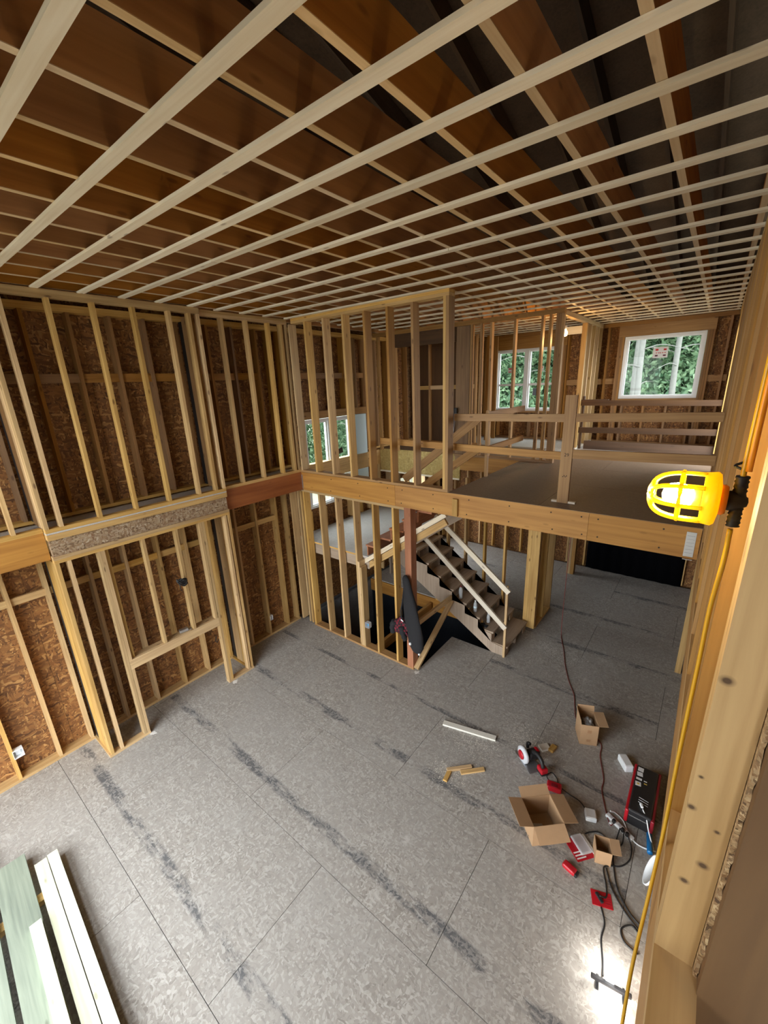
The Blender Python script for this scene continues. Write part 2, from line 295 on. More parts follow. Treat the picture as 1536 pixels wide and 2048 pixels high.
def sheath(parent, axis, c0, c1, A, Z, holes, mat, name='sheathing_panel', step=1.22):
    """sheathing in the plane axis=c0..c1, over A x Z, panels of one step width, leaving holes (a0,a1,z0,z1)"""
    As = {A[0], A[1]}; Zs = {Z[0], Z[1]}; k = A[0]
    while k < A[1]: As.add(k); k += step
    As = sorted(As)
    for i in range(len(As)-1):
        a0, a1 = As[i]+.0015, As[i+1]-.0015
        if a1-a0 < .02: continue
        cuts = [(a0, a1)]
        hs = [h for h in holes if h[1] > a0 and h[0] < a1]
        xs = sorted({a0, a1} | {min(max(h[q], a0), a1) for h in hs for q in (0, 1)})
        for x0, x1 in zip(xs, xs[1:]):
            if x1-x0 < .005: continue
            segs = [(Z[0], Z[1])]
            for h in hs:
                if h[0] < (x0+x1)/2 < h[1]:
                    ns = []
                    for s0, s1 in segs:
                        if h[2] > s0: ns.append((s0, min(s1, h[2])))
                        if h[3] < s1: ns.append((max(s0, h[3]), s1))
                    segs = [q for q in ns if q[1]-q[0] > .01]
            for s0, s1 in segs:
                if axis == 'X': box(name, parent, (c0, c1), (x0, x1), (s0, s1), mat)
                else: box(name, parent, (x0, x1), (c0, c1), (s0, s1), mat)

ZB, ZT, ZC = 2.818, 3.142, 5.636
SP = .4064
XO = -.455                     # room face of the outer left wall's studs

# ================================================================ FLOOR
fl = thing('floor', 'dusty grey oriented strand board subfloor of the big room', 'floor', (2.6, -.5, 0), kind='structure')
rows = [(-6.4, -5.419), (-5.419, -4.2), (-4.2, -2.981), (-2.981, -1.762), (-1.762, -.543), (-.543, .14)]
for i, (y0, y1) in enumerate(rows):
    xs = [-.6] + [x for x in ([.83-2.438, .83, 3.27, 5.71] if i % 2 == 0 else [2.05-2.438, 2.05, 4.5])] + [6.05]
    xs = sorted(q for q in xs if -.6 <= q <= 6.05)
    for a, c in zip(xs, xs[1:]):
        if c-a < .08: continue
        box('floor_panel', fl, (a+.0023, c-.0023), (y0+.0023, y1-.0023), (-.02, 0), 'floor_osb')
for (a, c, y0, y1) in [(2.42, 3.29, .14, 1.2), (3.29, 4.52, .14, .676), (4.52, 6.05, .14, .676), (3.29, 5.72, .676, 1.895), (5.72, 6.05, .676, 1.895), (3.2, 4.52, 1.895, 3.114), (4.52, 6.05, 1.895, 3.114), (3.29, 5.72, 3.114, 4.333), (5.72, 6.05, 3.114, 4.333), (3.2, 4.52, 4.333, 5.75), (4.52, 6.05, 4.333, 5.75), (-.45, .83, 2.3, 4.0), (.83, 3.2, 2.3, 4.0), (-.45, 2.05, 4.0, 5.75), (2.05, 3.2, 4.0, 5.75)]:
    box('floor_panel', fl, (a+.0023, c-.0023), (y0+.0023, y1-.0023), (-.02, 0), 'floor_osb')
box('underlay', fl, (-.6, 6.05), (-6.4, .14), (-.06, -.022), 'gap_dark')
box('underlay', fl, (2.42, 3.25), (.14, 1.2), (-.06, -.022), 'gap_dark'); box('underlay', fl, (3.25, 6.05), (.14, 5.75), (-.06, -.022), 'gap_dark'); box('underlay', fl, (-.45, 3.25), (2.3, 5.75), (-.06, -.022), 'gap_dark')
box('rim_joist', fl, (-.45, 3.25), (2.26, 2.3), (-.32, -.02), 'lvl_wood')
box('rim_joist', fl, (-.45, 2.42), (.10, .14), (-.32, -.06), 'warm_wood'); box('rim_joist', fl, (2.42, 2.46), (.14, 1.2), (-.32, -.06), 'warm_wood')
bs = thing('floor_basement', 'black stairwell floor and foundation walls below the open hole', 'floor', (1.2, 1.2, -1.35), kind='structure')
box('basement_floor', bs, (-.5, 3.4), (.1, 2.34), (-1.4, -1.35), 'basement_black')
box('foundation_wall', bs, (-.5, 3.4), (2.3, 2.34), (-1.35, -.32), 'basement_black'); box('foundation_wall', bs, (-.5, -.45), (.14, 2.3), (-1.35, -.06), 'concrete')
box('foundation_wall', bs, (3.3, 3.35), (.14, 2.3), (-1.35, -.06), 'basement_black'); box('foundation_wall', bs, (-.45, 3.3), (.1, .14), (-1.35, -.32), 'basement_black')

fd = thing('foundation', 'unseen concrete skirt added around the house to keep daylight out', 'foundation', (2.7, -.2, -1.4), kind='structure')  # unseen skirt added to stop daylight leaking in below the floor edges
for X, Y in (((-.70, -.62), (-6.5, 6.0)), ((6.06, 6.14), (-6.5, 6.0)), ((-.62, 6.06), (-6.5, -6.42)), ((-.62, 6.06), (5.91, 6.0))): box('foundation_wall', fd, X, Y, (-1.45, -.01), 'concrete')
box('slab', fd, (-.62, 6.06), (-6.42, 5.91), (-1.5, -1.41), 'basement_black')
# ================================================================ LEFT OUTER WALL
wl = thing('wall_left', 'left outside wall of open studs backed with brown strand board', 'wall', (XO, -.5, 0), kind='structure')
LW_HOLES = [(.58, 2.40, 2.19, 3.99), (3.55, 5.05, .6, 2.2)]
sheath(wl, 'X', XO-.152, XO-.14, (-6.4, 5.9), (-.05, 2.95), LW_HOLES, 'osb_wall')
sheath(wl, 'X', XO-.152, XO-.14, (-6.4, 5.9), (2.952, 6.4), LW_HOLES, 'osb_wall')
sheath(wl, 'X', XO-.160, XO-.1525, (-6.45, 5.95), (-.05, 6.4), LW_HOLES, 'gap_dark', 'daylight_blocker', 20)  # unseen outer skin added to stop daylight leaking through panel seams
box('sill_plate', wl, (XO-.14, XO), (-6.4, 0.0), (0, .038), 'stud_wood')
box('top_plate', wl, (XO-.14, XO), (-6.4, 5.75), (ZB-.04, ZB+.3), 'stud_wood')
box('sill_plate', wl, (XO-.14, XO), (-6.4, .55), (ZT+.02, ZT+.06), 'stud_wood'); box('sill_plate', wl, (XO-.14, XO), (2.45, 5.75), (ZT+.02, ZT+.06), 'stud_wood')
box('top_plate', wl, (XO-.14, XO), (-6.4, 5.75), (ZC-.116, ZC-.04), 'stud_wood')
ys = [-6.2, -5.8, -5.4, -4.99, -4.59, -4.17, -3.80, -3.33, -2.895, -2.455, -2.048, -1.62, -1.17, -.76, -.32, -.07]
for y in ys:
    box('stud', wl, (XO-.14, XO), (y, y+.038), (.038, ZB-.04), 'stud_wood', jit=.002)
    box('stud', wl, (XO-.14, XO), (y, y+.038), (ZT+.06, ZC-.116), 'warm_wood', jit=.002)
for y in [.16, .54, 2.41, 2.8, 3.2, 3.6, 4.0, 4.4, 4.8, 5.2, 5.6]:
    box('stud', wl, (XO-.14, XO), (y, y+.038), (ZT+.06, ZC-.116), 'warm_wood')
    if y > 2.5: box('stud', wl, (XO-.14, XO), (y, y+.038), (.038, ZB-.04), 'stud_wood')
for y in (.95, 1.35, 1.75, 2.1): box('stud', wl, (XO-.14, XO), (y, y+.038), (4.13, ZC-.116), 'warm_wood')
for y in (.16, .54, .95, 1.35, 1.75, 2.1, 2.41): box('stud', wl, (XO-.14, XO), (y, y+.038), (1.76, 2.17), 'stud_wood')
for y0, y1 in zip(ys, ys[1:]):
    if y1-y0 > .3:
        box('blocking', wl, (XO-.075, XO-.037), (y0+.038, y1), (2.245, 2.335), 'stud_wood')
        box('blocking', wl, (XO-.075, XO-.037), (y0+.038, y1), (4.735, 4.84), 'warm_wood')
for y0, y1 in zip([.2, .58, 1.0, 1.4, 1.8, 2.15], [.54, .95, 1.35, 1.75, 2.1, 2.41]): box('blocking', wl, (XO-.075, XO-.037), (y0, y1), (4.735, 4.84), 'warm_wood')
box('window_header', wl, (XO-.14, XO), (.56, 2.43), (3.99, 4.13), 'rail_wood')
for y in (-3.735, -1.565):  # unlit gaps beside the return studs, their shade made as black strips
    box('gap_shade_strip', wl, (XO+.004, XO+.10), (y, y+.02), (.04, ZB-.05), 'black_rubber'); box('gap_shade_strip', wl, (XO+.004, XO+.10), (y, y+.02), (ZT+.06, ZC-.12), 'black_rubber')
# window over the stair landing
def window(name, label, axis, A, Z, c, cols, rail, mat='vinyl_white'):
    """glazed unit; axis X: in the plane x=c spanning y; axis Y: plane y=c spanning x"""
    w = thing(name, label, 'window', (c, A[0], Z[0]) if axis == 'X' else (A[0], c, Z[0]), kind='structure')
    def bb(nm, a, z, dep, m_):
        d0, d1 = dep
        if axis == 'X': return box(nm, w, (c+d0, c+d1), a, z, m_)
        return box(nm, w, a, (c+d0, c+d1), z, m_)
    f = .05
    bb('frame', (A[0], A[0]+f), Z, (-.06, .05), mat); bb('frame', (A[1]-f, A[1]), Z, (-.06, .05), mat); bb('frame', (A[0]+f, A[1]-f), (Z[0], Z[0]+f), (-.06, .05), mat); bb('frame', (A[0]+f, A[1]-f), (Z[1]-f, Z[1]), (-.06, .05), mat)
    e = [A[0]+f + (A[1]-A[0]-2*f)*i/cols for i in range(cols+1)]
    for i in range(1, cols): bb('mullion', (e[i]-.04, e[i]+.04), (Z[0]+f, Z[1]-f), (-.06, .05), mat)
    for i in range(cols):
        a0 = e[i] + (.04 if i else 0); a1 = e[i+1] - (.04 if i < cols-1 else 0)
        zs = [(Z[0]+f, rail), (rail, Z[1]-f)] if rail else [(Z[0]+f, Z[1]-f)]
        for (z0, z1) in zs:
            s = .035
            bb('sash', (a0, a0+s), (z0, z1), (-.03, .02), mat); bb('sash', (a1-s, a1), (z0, z1), (-.03, .02), mat); bb('sash', (a0+s, a1-s), (z0, z0+s*.7), (-.03, .02), mat); bb('sash', (a0+s, a1-s), (z1-s*.7, z1), (-.03, .02), mat)
            bb('pane', (a0+s, a1-s), (z0+s*.7, z1-s*.7), (-.008, -.002), 'glass_pane')
    return w
w1 = window('window_1', 'tall white window beside the stair landing, seen through the studs', 'X', (.60, 1.96), (2.2, 3.97), XO-.10, 2, 2.72)
box('jamb_panel', w1, (XO-.15, XO+.0), (1.965, 2.39), (2.2, 3.98), 'jamb_blue')
mesh_obj('warning_tag', w1, [Vector(q) - w1.location for q in ((XO-.07, 1.5, 3.3), (XO-.07, 1.64, 3.34), (XO-.07, 1.66, 3.22), (XO-.07, 1.52, 3.2), (XO-.073, 1.5, 3.3), (XO-.073, 1.64, 3.34), (XO-.073, 1.66, 3.22), (XO-.073, 1.52, 3.2))], [(0, 1, 2, 3), (7, 6, 5, 4), (0, 4, 5, 1), (1, 5, 6, 2), (2, 6, 7, 3), (3, 7, 4, 0)], 'ink')

# ================================================================ LEFT INNER FRAMING (upper storey)
wi = thing('wall_left_inner', 'inner row of upper-storey studs standing on the left ledge', 'wall', (0, -1, ZT), kind='structure')
box('ledge', wi, (XO, -.045), (-6.4, 0), (ZT-.02, ZT), 'deck_osb'); box('ledge', wi, (-.045, .09), (-3.74, -1.54), (ZT-.018, ZT), 'deck_osb')
Z0, Z1 = ZT, ZT+.045
for (x1, ya, yb) in ((0.0, -6.4, -3.745), (.09, -3.74, -1.54), (0.0, -1.535, 0)):
    box('sill_plate', wi, (x1-.09, x1), (ya, yb), (Z0, Z1), 'stud_wood')
    box('top_plate', wi, (x1-.09, x1), (ya, yb), (ZC-.076, ZC-.038), 'stud_wood'); box('top_plate', wi, (x1-.09, x1), (ya, yb), (ZC-.038, ZC-.0), 'stud_wood')
T0 = ZC-.076
for y in (-6.0, -5.6, -5.2, -4.8, -4.4, -4.01): box('stud', wi, (-.09, 0), (y, y+.038), (Z1, T0), 'stud_wood', jit=.003)
for y in (-3.74, -3.60, -3.21, -2.80, -2.38, -1.96, -1.70, -1.58): box('stud', wi, (0, .09), (y, y+.038), (Z1, T0), 'stud_wood', jit=.003)
for y in (-3.74, -1.58):
    box('return_stud', wi, (-.14, -.004), (y, y+.038), (Z1, T0), 'stud_wood'); box('return_stud', wi, (-.33, -.145), (y, y+.038), (Z1, T0), 'rail_wood')
for y in (-1.18, -.775, -.38, -.13, -.04): box('stud', wi, (-.09, 0), (y, y+.038), (Z1, T0), 'stud_wood', jit=.003)
lb = thing('edge_beam', 'orange laminated beam along the left wall, left of the niche header', 'beam', (-.02, -5, ZB)); box('ply', lb, (-.045, 0), (-6.4, -3.745), (ZB, ZT), 'lvl_wood'); box('ply', lb, (-.092, -.047), (-6.4, -3.745), (ZB, ZT), 'lvl_wood')
lb = thing('edge_beam', 'reddish laminated beam along the left wall, running into the far corner', 'beam', (-.02, -.8, ZB)); box('ply', lb, (-.045, 0), (-1.535, -.002), (ZB, ZT), 'lvl_red'); box('ply', lb, (-.092, -.047), (-1.535, -.002), (ZB, ZT), 'lvl_red')

# ================================================================ FIREPLACE / MEDIA NICHE
ni = thing('niche_frame', 'projecting lumber niche frame on the left wall with a waist-high sill', 'wall frame', (.045, -2.64, 0))
def nb(nm, X, Y, Z, mat='stud_wood', j=0): return box(nm, ni, X, Y, Z, mat, jit=j)
HB = 2.78
nb('top_flange', (-.05, .09), (-3.74, -1.54), (3.055, ZT-.02)); nb('header_web', (.0, .07), (-3.73, -1.55), (2.86, 3.055), 'osb_header')
nb('header_plate', (0, .09), (-3.74, -1.54), (HB+.04, 2.86)); nb('header_plate', (0, .09), (-3.74, -1.54), (HB, HB+.038))
for y in (-3.74, -3.625, -3.325, -3.285): nb('stud', (0, .09), (y, y+.038), (.038, HB), j=.002)
for y in (-2.00, -1.96, -1.64, -1.58): nb('stud', (0, .09), (y, y+.038), (.038, HB), j=.002)
for y in (-3.74, -1.58): nb('return_stud', (-.14, -.004), (y, y+.038), (.038, HB)); nb('return_stud', (-.33, -.145), (y, y+.038), (.038, HB)); nb('floor_plate', (-.45, -.002), (y-.02, y+.05), (0, .038))
nb('floor_plate', (0, .09), (-3.76, -3.245), (0, .038)); nb('floor_plate', (0, .09), (-2.0, -1.53), (0, .038))
nb('sill_board', (.052, .09), (-3.285, -2.0), (1.08, 1.218)); nb('sill_board', (-.05, .05), (-3.285, -2.0), (1.18, 1.218))
for y in (-3.235, -2.82, -2.39, -2.045): nb('cripple_stud', (0, .09) if y != -3.235 else (0, .05), (y, y+.038), (1.22, HB), j=.002)

# ================================================================ CROSS PARTITION + BEAM
wp = thing('wall_partition', 'open stud partition below and above the big cross beam', 'wall', (1.2, .07, 0), kind='structure')
box('sill_plate', wp, (-.04, 2.36), (0, .14), (0, .038), 'rail_wood'); box('top_plate', wp, (-.04, 2.25), (0, .14), (ZB-.04, ZB-.002), 'stud_wood')
for i in range(6):
    x = -.018+SP*i
    box('stud', wp, (x, x+.038), (0, .14), (.038, ZB-.04), 'stud_wood', jit=.003)
    if i == 3: box('stud', wp, (x+.04, x+.078), (0, .14), (.038, 1.70), 'stud_wood'); box('stud', wp, (x+.08, x+.118), (0, .14), (.038, 1.60), 'stud_wood')
for x in (-.10, -.18, -.40): box('stud', wp, (x, x+.038), (.0, .14), (.038, ZB-.04), 'stud_wood')
box('sill_plate', wp, (.0, 2.98), (0, .14), (ZT, ZT+.038), 'rail_wood')
box('top_plate', wp, (0.1, 2.98), (0, .14), (ZC-.076, ZC-.039), 'stud_wood'); box('top_plate', wp, (0.1, 2.98), (0, .14), (ZC-.038, ZC-.001), 'stud_wood')
for x in [.02] + [.395+SP*i for i in range(6)]: box('stud', wp, (x, x+.038), (0, .14), (ZT+.038, ZC-.076), 'rail_wood' if x > 1.4 else 'stud_wood', jit=.003)
box('end_post', wp, (2.90, 2.938), (0, .14), (ZT+.038, ZC-.076), 'stud_wood'); box('end_post', wp, (2.94, 2.98), (0, .14), (ZT+.038, ZC-.076), 'rail_wood'); 
rp_ = thing('stairwell_post', 'reddish-brown post at the corner of the stairwell opening', 'post', (2.30, .05, 0))
box('post_ply', rp_, (2.245, 2.36), (-.002, .06), (.038, ZB), 'red_post'); box('post_ply', rp_, (2.245, 2.36), (.062, .14), (.038, ZB), 'red_post')
bm_ = thing('cross_beam', 'long orange laminated beam carrying the upper floor across the room', 'beam', (2.9, 0, ZB))
for a, c in ((.004, 2.085), (2.088, 4.755), (4.758, 5.755)): box('face_ply', bm_, (a, c), (0, .044), (ZB, ZT-.004), 'lvl_wood')
box('core_ply', bm_, (.004, 5.755), (.045, .14), (ZB, ZT-.004), 'lvl_wood')
def nail(parent, x, z, y=-.003): 
    v = []; f = []
    for k in range(6): a = k*math.pi/3; v.append((x+.009*math.cos(a)-parent.location.x, y-parent.location.y, z+.009*math.sin(a)-parent.location.z))
    for k in range(6): a = k*math.pi/3; v.append((x+.009*math.cos(a)-parent.location.x, -parent.location.y, z+.009*math.sin(a)-parent.location.z))
    f = [tuple(range(6))] + [(k, k+6, (k+1) % 6+6, (k+1) % 6) for k in range(6)]
    mesh_obj('nail_head', parent, v, f, 'ink')
for x in (.75, 1.35, 1.95, 2.22, 2.75, 3.3, 3.85, 4.35, 4.68, 4.85, 5.45):
    nail(bm_, x, ZT-.06); nail(bm_, x+random.uniform(-.03, .03), ZB+.06)
blk = box('wood_block', None, (3.075, 3.15), (-.04, -.001), (2.835, 3.075), 'stud_wood'); meta(blk, 'short wood block nailed upright on the face of the cross beam', 'block')
for x0, x1, lab in ((.004, .03, 'grey steel beam hanger in the left corner of the cross beam'), (5.64, 5.72, 'grey steel beam hanger at the right end of the cross beam')):
    h = thing('beam_hanger', lab, 'bracket', (x0, -.006, ZB), group='steel beam hangers')
    box('flange', h, (x0, x1), (-.006, -.001), (ZB+.02, ZT-.05), 'steel'); box('seat', h, (x0, x1), (-.03, -.001), (ZB-.006, ZB-.001), 'steel')
    if x1-x0 > .05:
        for i in range(6): box('nail_rib', h, (x0+.01, x1-.01), (-.010, -.0062), (ZB+.05+i*.035, ZB+.06+i*.035), 'grey_plastic')

# ================================================================ UPPER FLOOR
uf = thing('floor_upper', 'bare sheathed upper floor deck behind the cross beam', 'floor', (4.4, 2.5, ZT), kind='structure')
for (a, c, y0, y1) in [(2.98, 4.2, .0, 1.22), (4.2, 5.76, .0, 1.22), (2.98, 5.2, 1.22, 2.44), (5.2, 5.76, 1.22, 2.44), (2.98, 4.4, 2.44, 3.66), (4.4, 5.76, 2.44, 3.66), (2.98, 5.0, 3.66, 4.88), (5.0, 5.76, 3.66, 4.88), (2.98, 5.76, 4.88, 5.75), (-.45, 1.4, 2.88, 4.3), (1.4, 2.98, 2.88, 4.3), (-.45, 2.98, 4.3, 5.75)]:
    box('deck_panel', uf, (a+.002, c-.002), (y0+.002, y1-.002), (ZT-.02, ZT), 'deck_shaded' if y0 < 3 else 'deck_osb')  # shaded front panels, window-lit back panels; the lighting is in the colours
box('rim_board', uf, (-.45, 1.66), (2.84, 2.88), (2.63, ZT), 'osb_yellow'); box('rim_board', uf, (1.66, 2.98), (2.84, 2.88), (2.82, ZT), 'lvl_wood'); box('rim_board', uf, (2.98, 3.02), (.14, 2.88), (2.82, ZT-.02), 'lvl_wood')
box('rim_trim', uf, (-.45, 1.66), (2.82, 2.84), (2.60, 2.635), 'pale_wood')
for i in range(7): box('floor_joist', uf, (3.02 if i < 6 else -.45, 5.755), (.55+i*.41, .59+i*.41), (ZB+.01, ZT-.02), 'joist_wood')
for i in range(7): box('floor_joist', uf, (-.45, 5.755), (3.30+i*.4, 3.34+i*.4), (ZB+.01, ZT-.02), 'joist_wood')

# guard rail along the deck edge
gr = thing('guard_rail', 'temporary two-board guard rail along the open deck edge above the beam', 'railing', (4.4, .26, ZT))
box('post', gr, (4.335, 4.46), (.245, .285), (ZT, 4.385), 'rail_wood'); box('foot_cleat', gr, (4.27, 4.334), (.25, .30), (ZT, ZT+.022), 'pale_wood'); box('foot_cleat', gr, (4.461, 4.54), (.25, .30), (ZT, ZT+.022), 'pale_wood')
board('rail', gr, (2.93, .27, 4.120), (4.334, .27, 4.133), .09, .038, (0, 0, 1), 'rail_wood'); board('rail', gr, (1.64, .27, 3.745), (4.334, .27, 3.70), .09, .038, (0, 0, 1), 'rail_wood')
board('rail', gr, (4.462, .27, 4.138), (5.75, .27, 4.165), .09, .038, (0, 0, 1), 'rail_wood'); board('rail', gr, (4.462, .27, 3.73), (5.75, .27, 3.755), .10, .038, (0, 0, 1), 'rail_wood')
def text(parent, s, size, M, mat):
    cu = bpy.data.curves.new('lettering', 'FONT'); cu.body = s; cu.size = size; cu.align_x = 'CENTER'; cu.extrude = .0004
    o = bpy.data.objects.new('tmp', cu); COL.objects.link(o); me = bpy.data.meshes.new_from_object(o); COL.objects.unlink(o); bpy.data.objects.remove(o)
    me.materials.clear(); me.materials.append(MATS[mat]); q = link('lettering', me, None, parent); q.matrix_local = M; return q
text(gr, '29', .055, Matrix.Translation((4.40-4.4, .2445-.26, 3.70-ZT)) @ Matrix.Rotation(R_(90), 4, 'X'), 'ink')
for k in range(4): box('pencil_mark', gr, (4.375+k*.014, 4.384+k*.014), (.2440, .2449), (3.455+(k % 2)*.01, 3.468+(k % 2)*.012), 'ink')
# second rail in front of the far window
g2 = thing('far_rail', 'dark two-board rail with a low kerb in front of the far bedroom window', 'railing', (4.6, 4.5, ZT))
board('rail', g2, (3.49, 4.5, 4.07), (5.755, 4.5, 4.06), .10, .038, (0, 0, 1), 'dark_ply'); board('rail', g2, (3.49, 4.5, 3.53), (5.755, 4.5, 3.56), .11, .038, (0, 0, 1), 'dark_ply')  # backlit shade of the rails put into their dark colour
box('kerb', g2, (3.62, 5.755), (4.53, 4.57), (ZT, ZT+.17), 'dark_ply'); board('rail', g2, (3.49, 4.52, 4.12), (4.0, 4.52, 4.125), .03, .05, (0, 0, 1), 'dark_ply')
box('post', g2, (3.52, 3.56), (4.52, 4.58), (ZT, 4.2), 'dark_ply')

# ================================================================ STAIRS
LZ = 1.76; RI = LZ/9; RUN = .262; X0 = 3.46
st = thing('staircase', 'lower open stair flight rising left to the landing with a two-board handrail', 'stairs', (3.46, 1.7, 0))
for k in range(1, 9):
    xa = X0-RUN*k; box('tread', st, (xa-.0, xa+RUN+.025), (1.21, 2.17), (RI*k-.035, RI*k), 'stair_wood')
    box('riser', st, (xa+RUN-.02, xa+RUN), (1.24, 1.34), (RI*(k-1), RI*k-.035), 'stair_wood'); box('riser', st, (xa+RUN-.02, xa+RUN), (2.04, 2.14), (RI*(k-1), RI*k-.035), 'stair_wood')
def stringer(y0, y1, nm):
    v, f = [], []; prof = []
    for k in range(0, 9):
        prof.append((X0-RUN*k, RI*k if k else 0)); prof.append((X0-RUN*k, RI*(k+1)-.036))
    prof.append((X0-RUN*9+.02, LZ-.036)); prof.append((X0-RUN*9+.02, LZ-.036-.42)); prof.append((X0-.25, 0))
    n = len(prof)
    for y in (y0, y1): v += [(x-3.46, y-1.7, z) for x, z in prof]
    top, bot = [], []
    # strip triangulation as quads between the saw-tooth edge and the lower edge line
    me = bpy.data.meshes.new(nm); bm = bmesh.new(); A = [bm.verts.new(q) for q in v[:n]]; B_ = [bm.verts.new(q) for q in v[n:]]
    bm.faces.new(A); bm.faces.new(B_[::-1])
    for i in range(n): bm.faces.new((A[i], B_[i], B_[(i+1) % n], A[(i+1) % n]))
    bmesh.ops.triangulate(bm, faces=bm.faces[:]); bmesh.ops.recalc_face_normals(bm, faces=bm.faces[:]); bm.to_mesh(me); bm.free(); me.materials.append(MATS['stair_wood']); return link(nm, me, None, st)
stringer(1.195, 1.233, 'stringer'); stringer(2.145, 2.183, 'stringer'); stringer(1.66, 1.698, 'stringer')
box('newel_post', st, (3.425, 3.463), (1.155, 1.194), (0, 1.36), 'stud_wood')
board('handrail', st, (2.10, 1.135, 2.36), (3.49, 1.135, 1.265), .088, .038, (0, 0, 1), 'pale_wood'); board('handrail', st, (1.72, 1.175, 2.0), (3.46, 1.14, .585), .088, .036, (0, 0, 1), 'pale_wood')
ld = thing('stair_landing', 'mid-height stair landing with a grey dusty deck beside the tall window', 'landing', (.45, 1.4, LZ))
box('deck', ld, (-.45, 1.36), (.145, 2.8), (LZ-.03, LZ), 'deck_osb'); box('edge_board', ld, (-.10, 1.24), (.143, .16), (LZ-.03, LZ-.002), 'stud_wood')
box('rim_joist', ld, (-.45, 1.36), (.165, .20), (LZ-.24, LZ-.03), 'stair_wood'); box('rim_joist', ld, (1.32, 1.358), (.2, 2.8), (LZ-.24, LZ-.03), 'rail_wood')
for y in (.6, 1.0, 1.4, 1.8, 2.2, 2.6): box('joist', ld, (-.45, 1.32), (y, y+.038), (LZ-.22, LZ-.03), 'joist_wood')
for x in (-.2, .4, 1.0): box('support_stud', ld, (x, x+.038), (2.72, 2.8), (0, LZ-.24), 'stair_wood')
for x in (.15, .62, 1.05): box('support_stud', ld, (x, x+.05), (.21, .30), (-.3, LZ-.24), 'stair_wood')
box('support_beam', ld, (1.30, 1.36), (.2, 2.2), (-.30, -.1), 'lvl_wood')
s2 = thing('staircase', 'upper stair flight with red-brown steps climbing from the landing to the upper floor', 'stairs', (1.35, .65, LZ))
R2 = (ZT-LZ)/7
for k in range(1, 7):
    xa = 1.30+RUN*(k-1)
    box('riser', s2, (xa, xa+.02), (.20, 1.10), (LZ+R2*(k-1), LZ+R2*k-.03), 'red_post'); box('tread', s2, (xa-.02, xa+RUN+.0), (.19, 1.12), (LZ+R2*k-.03, LZ+R2*k), 'red_post')
board('stringer', s2, (1.235, .165, 1.63), (2.86, .165, 2.765), .07, .04, (0, 0, 1), 'pale_wood'); board('stringer', s2, (1.30, .19, 1.56), (2.86, .19, 2.65), .10, .04, (0, 0, 1), 'stud_wood'); board('stringer', s2, (1.35, 1.10, 1.62), (2.86, 1.10, 2.70), .22, .04, (0, 0, 1), 'stair_wood')
board('handrail', s2, (1.44, 1.16, 2.93), (2.90, 1.16, 4.07), .13, .038, (0, 0, 1), 'rail_wood'); board('handrail', s2, (1.75, 1.16, 2.78), (2.86, 1.16, 3.57), .12, .038, (0, 0, 1), 'rail_wood')
g3 = thing('stairwell_rail', 'dark guard rail along the far side of the stairwell by the stud wall', 'railing', (2.99, 1.9, ZT))
box('post', g3, (2.98, 3.02), (1.14, 1.2), (ZT, 4.15), 'rail_wood'); box('rail', g3, (2.98, 3.02), (1.2, 2.66), (4.04, 4.13), 'warm_wood'); box('rail', g3, (2.98, 3.02), (1.2, 2.66), (3.52, 3.61), 'warm_wood')
hg = thing('hole_guard', 'pair of loose boards guarding the stairwell hole beside the hanging bag', 'guard rail', (2.4, .6, 0))
board('rail', hg, (2.40, .12, .86), (2.41, 1.17, .83), .09, .038, (0, 0, 1), 'stud_wood'); board('brace', hg, (2.40, .02, .03), (2.43, 1.15, .78), .09, .038, (1, 0, .0), 'stud_wood')

# ================================================================ LOWER BACK ROOM
wb_ = thing('wall_stair_back', 'open studs and corner post behind the lower stair flight', 'wall', (2.9, 2.3, 0), kind='structure')
for x in (1.71, 2.11, 2.52, 2.93): box('stud', wb_, (x, x+.038), (2.22, 2.31), (.038, ZB), 'stud_wood')
box('sill_plate', wb_, (1.45, 3.36), (2.22, 2.31), (0, .038), 'stud_wood')
box('corner_post', wb_, (3.37, 3.44), (2.24, 2.38), (.038, ZB), 'stud_wood'); box('corner_post', wb_, (3.442, 3.59), (2.24, 2.28), (.038, ZB), 'stud_wood'); box('corner_post', wb_, (3.442, 3.59), (2.30, 2.34), (.038, ZB), 'rail_wood')
box('sill_plate', wb_, (3.45, 3.59), (2.35, 3.25), (0, .038), 'stud_wood')
for y in (2.74, 3.20): box('stud', wb_, (3.45, 3.59), (y, y+.038), (.038, ZB), 'stud_wood')
wf = thing('wall_far', 'far outside wall of studs holding two bright windows', 'wall', (2.6, 5.75, 0), kind='structure')
FH = [(3.945, 5.335, 4.085, 5.345), (1.10, 2.67, 3.815, 5.285)]
sheath(wf, 'Y', 5.89, 5.902, (-.6, 6.05), (-.05, 2.95), [], 'osb_wall'); sheath(wf, 'Y', 5.89, 5.902, (-.6, 6.05), (2.952, 6.4), FH, 'osb_wall')
sheath(wf, 'Y', 5.9025, 5.908, (-.62, 6.06), (-.05, 6.4), FH, 'gap_dark', 'daylight_blocker', 20)  # added light-blocking skin behind the far wall's seams as well
for k in range(16):
    x = -.45+SP*k
    box('stud', wf, (x, x+.038), (5.75, 5.89), (.038, ZB), 'stud_wood')
    if not any(h[0]-.04 < x < h[1] for h in FH): box('stud', wf, (x, x+.038), (5.75, 5.89), (ZT+.04, ZC-.08), 'warm_wood')
    else:
        h = [h for h in FH if h[0]-.04 < x < h[1]][0]; box('cripple_stud', wf, (x, x+.038), (5.75, 5.89), (ZT+.04, h[2]-.04), 'warm_wood')
